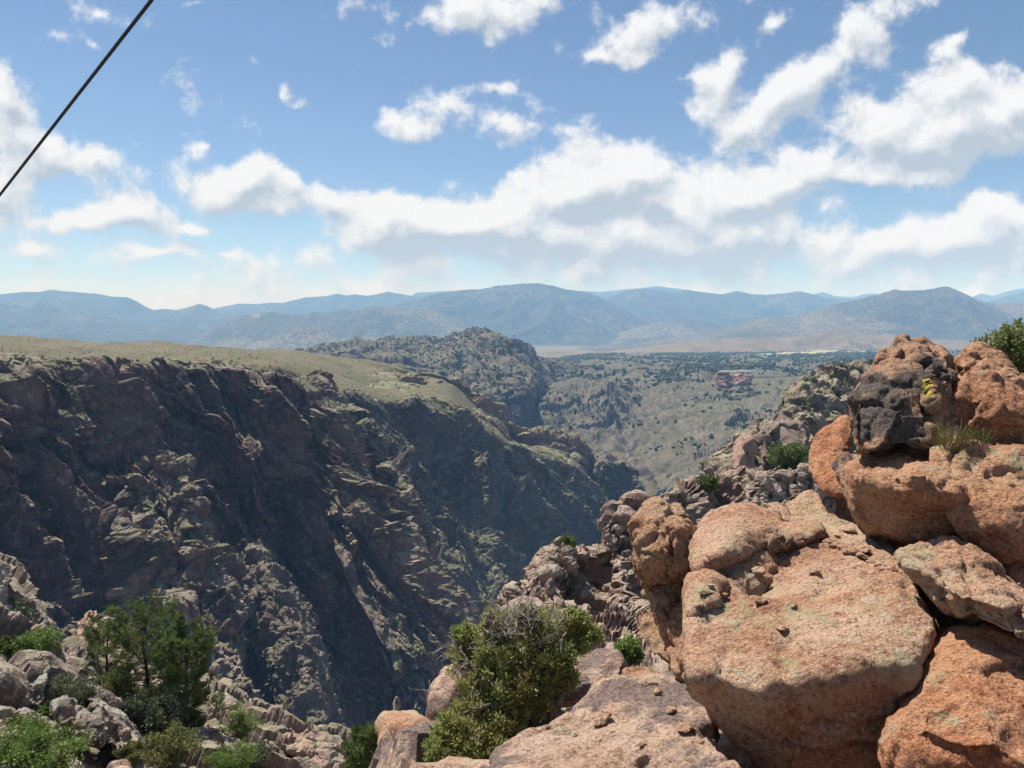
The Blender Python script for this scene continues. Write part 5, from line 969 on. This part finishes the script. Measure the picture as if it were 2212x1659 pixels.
bush('loose green shrub in front of the lichen-grey boulder', on(505, 1665, 26), 2.0, 1.0, 43, ML_bright, 0.07, 70, 42, 'leafy_bush', depth=0.8)
bush('pale sage shrub by the rounded pale boulder', on(562, 1650, 28), 1.1, 0.8, 44, ML_grey, 0.06, 40, 50, 'sage_shrub')
bush('leafy bush growing behind the tall orange boulder', on(2196, 815, 9.6), 0.85, 0.75, 45, mat_leaf('oak_leaves', (0.15, 0.19, 0.06), (0.24, 0.26, 0.10), None, 4.0, 0.3), 0.055, 60, 30, 'leafy_bush', aspect=1.4, clump=0.2)
bush('round green shrub growing on top of the near crag', on(1705, 1020, 74), 4.2, 3.0, 46, ML_pine, 0.26, 90, 40, 'shrub')
bush('small yellow-green shrub by the pink rock block', on(1355, 1432, 11), 0.5, 0.42, 47, ML_bright, 0.05, 26, 36)
bush('small green shrub on the left end of the near crag', on(1530, 1060, 68), 2.0, 1.4, 48, ML_pine, 0.22, 40, 36, group=None)
bush('spiky grey plant among the loose blocks of the crag', on(1215, 1265, 53), 1.8, 1.3, 49, ML_grey, 0.30, 26, 30, aspect=4.0)
bush('dark green shrub on top of the broken crag', on(1222, 1190, 55), 1.6, 1.1, 50, ML_pine, 0.2, 40, 36)
# dead branch in front of the pale ledge
rs = np.random.RandomState(8); wood = []
b0 = on(985, 1690, 9.6)
for (pp) in [[(985, 1690, 9.6), (950, 1650, 9.8), (915, 1640, 10), (880, 1622, 10.2), (862, 1590, 10.4)], [(985, 1690, 9.6), (940, 1660, 9.7), (900, 1640, 9.9), (895, 1610, 10)], [(975, 1690, 9.6), (930, 1672, 9.6), (890, 1665, 9.8), (868, 1640, 10)], [(950, 1650, 9.8), (955, 1620, 10), (948, 1600, 10)]]:
    p = cr(np.array([on(*q) for q in pp]) - b0, 10) + rs.normal(size=(10, 3)) * 0.012; wood.append(tube(p, np.linspace(0.032, 0.007, 10), 6))
    for q in range(2, 10):
        t_, r_ = limb(p[q], rs.normal(size=3) + [-.3, 0, .5], rs.uniform(.1, .34), 0.009, rs, 5, 0.3); wood.append(tube(t_, r_, 4))
V, F = joinp(wood); o = link('dead_branch', mesh_np('dead_branch', V, F, True, MBK_grey), None, tuple(b0)); tag(o, 'bare grey dead branch sprawling in front of the pale rock ledge', 'branch')
# grass tufts on the boulder pile
def tuft(label, loc, w, h, seed, mat, n=120):
    rs = np.random.RandomState(seed); parts = []
    for k in range(n):
        th = rs.uniform(0, 6.28); r = rs.rand() * w * 0.35; p0 = np.array([np.cos(th) * r, np.sin(th) * r, -0.02]); L = h * rs.uniform(.5, 1.1)
        d = np.array([np.cos(th) * rs.uniform(.1, .8), np.sin(th) * rs.uniform(.1, .8), 1.0]); b, _ = limb(p0, d, L, 0.003, rs, 4, 0.12, -0.10)
        parts.append(tube(b, [0.004, 0.0035, 0.0025, 0.001], 3))
    V, F = joinp(parts); o = link('grass_tuft', mesh_np('grass_tuft', V, F, False, mat), None, tuple(loc)); return tag(o, label, 'grass')
tuft('dry straw-coloured grass tuft in the hollow behind the broad orange boulder', on(2055, 972, 7.05), 0.34, 0.34, 1, ML_grasst, 170)
tuft('green grass tuft beside the dry straw-coloured grass', on(2105, 962, 7.0), 0.24, 0.20, 2, ML_grassg)
# ------------------------------------------------------------------ trees and scrub on the far slopes
def blob(seed, sub=2, squash=0.85, trunk=False):
    bm = bmesh.new(); bmesh.ops.create_icosphere(bm, subdivisions=sub, radius=0.5)
    V = np.array([v.co[:] for v in bm.verts]); F = np.array([[v.index for v in f.verts] for f in bm.faces]); bm.free()
    r = np.random.RandomState(seed)
    n = fbm(V * 3.2 + seed, 2, seed); v, e = cell3(V * 3.0 + 20 + seed, seed)
    V = V * (1 + 0.45 * n + 0.28 * v)[:, None] * np.array([1, r.uniform(.8, 1.05), squash]) + np.array([0, 0, 0.42 * squash])
    return V, F
BL = [blob(300 + i, 2, q) for i, q in enumerate((0.8, 0.95, 1.15, 0.75, 1.3, 0.9))]
BS = [blob(320 + i, 1, 0.75) for i in range(4)]
BLM = [mesh_np('far_tree', V, F, False, ML_far) for V, F in BL]
def scatter(G, n, rs, w=None):
    nv, nu = G.shape[:2]; a = G[:-1, :-1]; du = G[:-1, 1:] - a; dv = G[1:, :-1] - a; cr_ = np.cross(du, dv); A = np.linalg.norm(cr_, axis=2); nz = np.abs(cr_[:, :, 2]) / (A + 1e-9)
    wt = A * np.clip((nz - 0.35) / 0.4, 0, 1)
    if w is not None: wt = wt * w[:-1, :-1]
    wt = wt.ravel(); k = rs.choice(len(wt), n, p=wt / wt.sum()); j, i = np.divmod(k, nu - 1)
    f, g = rs.rand(n, 1), rs.rand(n, 1)
    return a[j, i] + du[j, i] * f + dv[j, i] * g
def stuffmesh(name, P, S, tmpl, rs, mat, label):
    parts = []
    k = rs.randint(len(tmpl), size=len(P)); V0, F0, n = [], [], 0
    for t, (V, F) in enumerate(tmpl):
        m = k == t; p, s = P[m], S[m]; c = len(p)
        if not c: continue
        th = rs.uniform(0, 6.28, c); cs, sn = np.cos(th)[:, None], np.sin(th)[:, None]
        X = V[None, :, 0] * cs - V[None, :, 1] * sn; Y = V[None, :, 0] * sn + V[None, :, 1] * cs
        VV = np.stack([X, Y, np.broadcast_to(V[None, :, 2], X.shape)], -1) * s[:, None, None] + p[:, None, :]
        FF = F[None] + (np.arange(c) * len(V))[:, None, None] + n
        V0.append(VV.reshape(-1, 3)); F0.append(FF.reshape(-1, 3)); n += c * len(V)
    o = link(name, mesh_np(name, np.concatenate(V0), np.concatenate(F0), False, mat)); tag(o, label, None, None, 'stuff'); return o
def pxof(G): return G[..., 0] / G[..., 1] * FPX + CX, 700 - G[..., 2] / G[..., 1] * FPX
rs = np.random.RandomState(77)
ax, ay = pxof(G_K); nK = fbm(G_K.reshape(-1, 3) / 190.0, 3, 4).reshape(ax.shape)
wK = np.clip(0.22 + nK * 3.4, 0.02, 2.0) * np.clip((1040 - ay) / 120, 0.12, 1.0) * np.where(ay < 840, 1.2, 1.0)
wK *= np.where(ax > 1420, 1.8, 1.0) * np.where((ax < 1960) & (G_K[..., 1] < 4000) & (ay < 1090), 1.0, 0.0)
PK = scatter(G_K, 10500, rs, wK); SK = rs.uniform(4.2, 9.5, len(PK)) * np.clip(PK[:, 1] / 1500, 0.75, 1.4)
hx, hy = pxof(G_H); nH = fbm(G_H.reshape(-1, 3) / 160.0, 3, 6).reshape(hx.shape)
PH = scatter(G_H, 3600, rs, np.clip(0.5 + nH * 2, 0.05, 1.6) * np.where(G_H[..., 1] < 2420, 1, 0)); SH = rs.uniform(4.0, 8.0, len(PH))
lx, ly = pxof(G_L); PL = scatter(G_L, 60, rs, np.where((lx > 1660) & (lx < 1960) & (ly < 900), 1.0, 0.03)); SL = rs.uniform(2.4, 5.2, len(PL))
PV = scatter(G_K, 2600, rs, np.where((ay < 792) & (ax > 1220) & (ax < 2250) & (G_K[..., 1] < 4000), np.clip(0.5 + nK * 3, 0.05, 1.5) * np.where(ay < 781, 1.6, 0.7), 0)); SV_ = rs.uniform(6.0, 11.0, len(PV))
PT = np.concatenate([PK, PH, PV]); STt = np.concatenate([SK, SH, SV_])
show = STt / PT[:, 1]; idx = np.argsort(-show); first = idx[:230]; rest = idx[230:]
def far_tree(p, s, label, group):
    o = link('far_tree', BLM[rs.randint(6)], None, (p[0], p[1], p[2] - 0.1 * s)); o.scale = (s, s, s * rs.uniform(.85, 1.15)); o.rotation_euler = (0, 0, rs.uniform(0, 6.28)); return tag(o, label, 'tree', group)
nearK = set(range(len(PK)))
for i in first:
    if i < len(PK) or i >= len(PK) + len(PH): far_tree(PT[i], STt[i], 'dark green round juniper dotting the scrub slope across the canyon', 'junipers on the scrub slope')
    else: far_tree(PT[i], STt[i], 'dark green tree on the wooded hill beyond the canyon bend', 'trees on the wooded hill')
def leaf_tree(seed):                       # a juniper near enough to show leafy clumps
    r = np.random.RandomState(seed); parts = []
    for k in range(15):
        u = r.normal(size=3); u /= np.linalg.norm(u); c = u * np.array([0.36, 0.36, 0.30]) * r.rand() ** 0.4 + np.array([0, 0, 0.42]); n = 26
        parts.append(leaves(np.repeat(c[None], n, 0), 0.17, 0.10, r, 1.7, 0.2))
    parts.append(tube(np.array([[0, 0, -0.15], [0.01, 0, 0.2], [0, 0.02, 0.5]]), [0.05, 0.04, 0.02], 5))
    V, F = joinp(parts); return mesh_np('far_tree', V, F, False, ML_far)
LT = [leaf_tree(400 + i) for i in range(5)]
for p, s in zip(PL, SL):
    o = far_tree(p, s, 'dark green juniper growing on the rocky rim outcrop behind the boulder pile', 'junipers on the rim outcrop'); o.data = LT[rs.randint(5)]
stuffmesh('distant_woodland', PT[rest], STt[rest], BS, rs, ML_far, 'distant dark green woodland scattered over hill and scrub slope')
def scrub(G, n, s0, s1, seed, w=None):
    r = np.random.RandomState(seed); return scatter(G, n, r, w), r.uniform(s0, s1, n)
sl = [scrub(G_A, 3400, 0.7, 2.2, 1), scrub(G_C, 2800, 1.2, 3.0, 2), scrub(G_S, 700, 0.6, 1.8, 3), scrub(G_E, 900, 1.0, 2.6, 4), scrub(G_G, 1300, 0.6, 1.7, 6), scrub(G_L, 300, 0.5, 1.4, 7), scrub(G_M, 60, 0.25, 0.7, 8), scrub(G_T, 160, 0.5, 1.3, 9)]
stuffmesh('scrub', np.concatenate([a for a, b in sl]), np.concatenate([b for a, b in sl]), BS, rs, ML_scrub, 'low green scrub clinging to the ledges of the canyon walls')
# burnt snags on the grassy rim
def snag(seed):
    r = np.random.RandomState(seed); parts = []; p, rd = limb((0, 0, -0.5), (r.uniform(-.1, .1), r.uniform(-.1, .1), 1), 5.5, 0.15, r, 6, 0.04, 0, 0.05); parts.append(tube(p, rd, 5))
    for k in range(5):
        b, q = limb(p[2 + k % 4], r.normal(size=3) * [1, 1, .4] + [0, 0, .5], r.uniform(.8, 2.0), 0.08, r, 4, 0.2); parts.append(tube(b, q, 4))
    V, F = joinp(parts); return mesh_np('burnt_snag', V, F, True, MBK_burnt)
SN = [snag(i) for i in range(5)]
gx_, gy_ = pxof(G_G); PS = scatter(G_G, 80, rs, np.where((gx_ > -20) & (gx_ < 720) & (G_G[..., 1] < 900), np.where(G_G[..., 1] < 560, 4.0, 1.0), 0))
for p in PS:
    o = link('burnt_snag', SN[rs.randint(5)], None, tuple(p)); s = rs.uniform(0.4, 0.95); o.scale = (s, s, s); o.rotation_euler = (0, 0, rs.uniform(0, 6.28)); tag(o, 'thin burnt dead tree standing on the grassy canyon rim', 'dead tree', 'burnt snags on the rim')
# ------------------------------------------------------------------ valley fields, far structures
MF1 = mat_ground('pale_field', (0.32, 0.29, 0.19), (0.25, 0.25, 0.14), (0.22, 0.24, 0.13), 0.006)
MF2 = mat_ground('green_field', (0.14, 0.20, 0.10), (0.18, 0.23, 0.12), (0.22, 0.24, 0.13), 0.01)
def ray_on(G, px, py):
    x, y = pxof(G); k = np.argmin((x - px) ** 2 + ((y - py) * 2) ** 2); return G.reshape(-1, 3)[k]
def patch(name, quad, mat, dz=1.5):
    R = np.array([[W(*quad[0]), W(*quad[1])], [W(*quad[3]), W(*quad[2])]]); G = cr(cr(R, 12).transpose(1, 0, 2), 40).transpose(1, 0, 2).copy(); G[:, :, 2] += dz
    return sheet_obj(name, G, mat, True)
patch('field', [(1625, 768, 3300), (1800, 757, 4050), (2000, 756, 4100), (1830, 766, 3350)], MF1, 6)
patch('field', [(1645, 775, 2950), (1690, 768, 3320), (1835, 768, 3320), (1800, 775, 2960)], MF2, 6)
def boxv(a, b):
    x0, y0, z0 = a; x1, y1, z1 = b
    V = np.array([[x, y, z] for x in (x0, x1) for y in (y0, y1) for z in (z0, z1)]); F = np.array([[0, 1, 3, 2], [4, 6, 7, 5], [0, 4, 5, 1], [2, 3, 7, 6], [0, 2, 6, 4], [1, 5, 7, 3]])
    return V, np.concatenate([F[:, [0, 1, 2]], F[:, [0, 2, 3]]])
def plain(name, c, rough=0.8):
    m, nt, b, g = new_mat(name); finish(nt, b, mixc(nt, noise(nt, g.outputs['Position'], 2.0, 3).smooth(.4, .6), c, tuple(x * 0.85 for x in c)), rough); return m
M_white = plain('white_paint', (0.72, 0.72, 0.68)); M_roof = plain('pale_green_roof', (0.50, 0.60, 0.54), 0.5); M_deck = plain('weathered_deck', (0.12, 0.10, 0.085)); M_pane = plain('window_dark', (0.05, 0.06, 0.07), 0.2)
def farmhouse(label, px, py, d, w):
    q = W(px, py, d); e = bpy.data.objects.new('farm_building', None); col.objects.link(e); e.location = tuple(q); tag(e, label, 'building')
    V, F = boxv((-w / 2, 0, -4), (w / 2, 10, 5)); link('wall', mesh_np('wall', V, F, False, M_white), e)
    V = np.array([[-w / 2 - 1, -1, 5], [w / 2 + 1, -1, 5], [-w / 2 - 1, 11, 5], [w / 2 + 1, 11, 5], [-w / 2 - 1, 5, 8.5], [w / 2 + 1, 5, 8.5]]); F = np.array([[0, 1, 5], [0, 5, 4], [2, 4, 5], [2, 5, 3], [0, 4, 2], [1, 3, 5]])
    link('roof', mesh_np('roof', V, F, False, M_roof), e)
    for k in (-0.3, 0.0, 0.3): V, F = boxv((k * w - 1.5, -0.05, 1), (k * w + 1.5, 0.05, 3.2)); link('window', mesh_np('window', V, F, False, M_pane), e)
farmhouse('long white farm building by the green valley field', 1660, 768, 3300, 52)
# red rock outcrop on the scrub slope carrying a roofed terrace and a thin walkway
dK = ray_on(G_K, 1575, 842)[1]; oc = [(1541, 826, 1290), (1545, 808, 1300), (1560, 801, 1310), (1580, 806, 1310), (1608, 812, 1310), (1622, 817, 1310), (1615, 832, 1290), (1588, 842, 1275), (1553, 846, 1270)]
M_redb = mat_boulder('red_outcrop_rock', (0.25, 0.14, 0.105), (0.36, 0.23, 0.18), (0.20, 0.10, 0.075), 0.1, 0.1, scale=0.05)
boulder('red rock outcrop on the scrub slope under the pale-roofed terrace', [hull([(x, y, d - 1270 + dK) for x, y, d in oc], 60, 0.9)], M_redb, 1.3, 91, (4.5, 2.0, 0.8, 5.0), 1, 'rock_outcrop', None, 'outcrop')
e = bpy.data.objects.new('terrace', None); col.objects.link(e); q = W(1591, 806, 1290 - 1270 + dK); e.location = tuple(q); tag(e, 'long terrace with pale green roof on the red rock outcrop', 'terrace')
L = 66.0
V, F = boxv((-L / 2, 0, -0.2), (L / 2, 9, 0.2)); link('deck', mesh_np('deck', V, F, False, M_deck), e)
V, F = boxv((-L / 2, -1, 3.2), (L / 2, 10, 4.6)); link('roof', mesh_np('roof', V, F, False, M_roof), e)
for k in range(9): V, F = boxv((-L / 2 + 1 + k * 8 - .25, .2, .2), (-L / 2 + 1 + k * 8 + .25, .7, 3.2)); link('post', mesh_np('post', V, F, False, M_deck), e)
e = bpy.data.objects.new('walkway', None); col.objects.link(e); a, b = W(1610, 814, 35 + dK), W(1745, 809.5, 10 + dK); e.location = tuple(a); tag(e, 'thin dark elevated walkway running from the terrace toward the rim outcrop', 'walkway')
t = np.linspace(0, 1, 20)[:, None]; pth = (b - a) * t - np.array([0, 0, 1]) * (4 * 3.0 * t * (1 - t))
V, F = tube(pth, np.full(20, 0.75), 6); link('deck', mesh_np('deck', V, F, True, M_deck), e)
for dz in (1.6, 2.4): V, F = tube(pth + [0, 0, dz], np.full(20, 0.14), 5); link('rail', mesh_np('rail', V, F, True, M_deck), e)
# ------------------------------------------------------------------ the steel cable overhead
M_cab = plain('dark_steel', (0.035, 0.033, 0.032), 0.45)
p0, p1 = W(-160, 626, 18.0), W(430, -132, 9.2); dv = p1 - p0; p0 = p0 - dv * 2.2; p1 = p1 + dv * 0.8
n = 420; t = np.linspace(0, 1, n); ax_ = p0 + (p1 - p0) * t[:, None]; u = (p1 - p0) / np.linalg.norm(p1 - p0); s1 = np.cross(u, [0, 0, 1]); s1 /= np.linalg.norm(s1); s2 = np.cross(u, s1); Lc = np.linalg.norm(p1 - p0); parts = []
for k in range(6):
    th = t * Lc * 8.0 + k * np.pi / 3; parts.append(tube(ax_ + 0.0155 * (np.cos(th)[:, None] * s1 + np.sin(th)[:, None] * s2), np.full(n, 0.0115), 5))
V, F = joinp(parts); tag(link('steel_cable', mesh_np('steel_cable', V, F, True, M_cab)), 'dark twisted steel cable running diagonally across the open sky', 'cable')
# a bird over the far mountain
q = W(1181, 606, 300); V = np.array([[0, -.25, 0], [0, .3, 0], [-.55, .05, .22], [.55, .05, .22], [0, 0, .1], [0, 0, -.1], [-.9, -.1, .12], [.9, -.1, .12]]); F = np.array([[0, 4, 2], [4, 1, 2], [0, 2, 5], [5, 2, 1], [0, 3, 4], [4, 3, 1], [0, 5, 3], [5, 1, 3], [2, 6, 0], [3, 0, 7]])
tag(link('bird', mesh_np('bird', V, F, False, M_cab), None, tuple(q)), 'small dark bird soaring above the highest mountain', 'bird')
# ------------------------------------------------------------------ haze: one closed box round the scene
def box_mesh(name, a, b):
    x0, y0, z0 = a; x1, y1, z1 = b
    V = np.array([[x, y, z] for x in (x0, x1) for y in (y0, y1) for z in (z0, z1)])
    F = np.array([[0, 1, 3, 2], [4, 6, 7, 5], [0, 4, 5, 1], [2, 3, 7, 6], [0, 2, 6, 4], [1, 5, 7, 3]])
    return mesh_np(name, V, F)
hm = bpy.data.materials.new('haze_air'); hm.use_nodes = True; hn = hm.node_tree; hn.nodes.clear()
ho = hn.nodes.new('ShaderNodeOutputMaterial'); pv = hn.nodes.new('ShaderNodeVolumePrincipled')
pv.inputs['Color'].default_value = (0.27, 0.555, 1.0, 1); pv.inputs['Density'].default_value = 1.0e-4; pv.inputs['Absorption Color'].default_value = (1, 1, 1, 1); pv.inputs['Anisotropy'].default_value = -0.15
hn.links.new(pv.outputs[0], ho.inputs['Volume'])
hz = link('haze', box_mesh('haze', (-95000, -4000, -442), (95000, 95000, 760)))
hz.data.materials.append(hm); tag(hz, 'thin blue haze filling the air of the valley', None, None, 'stuff')
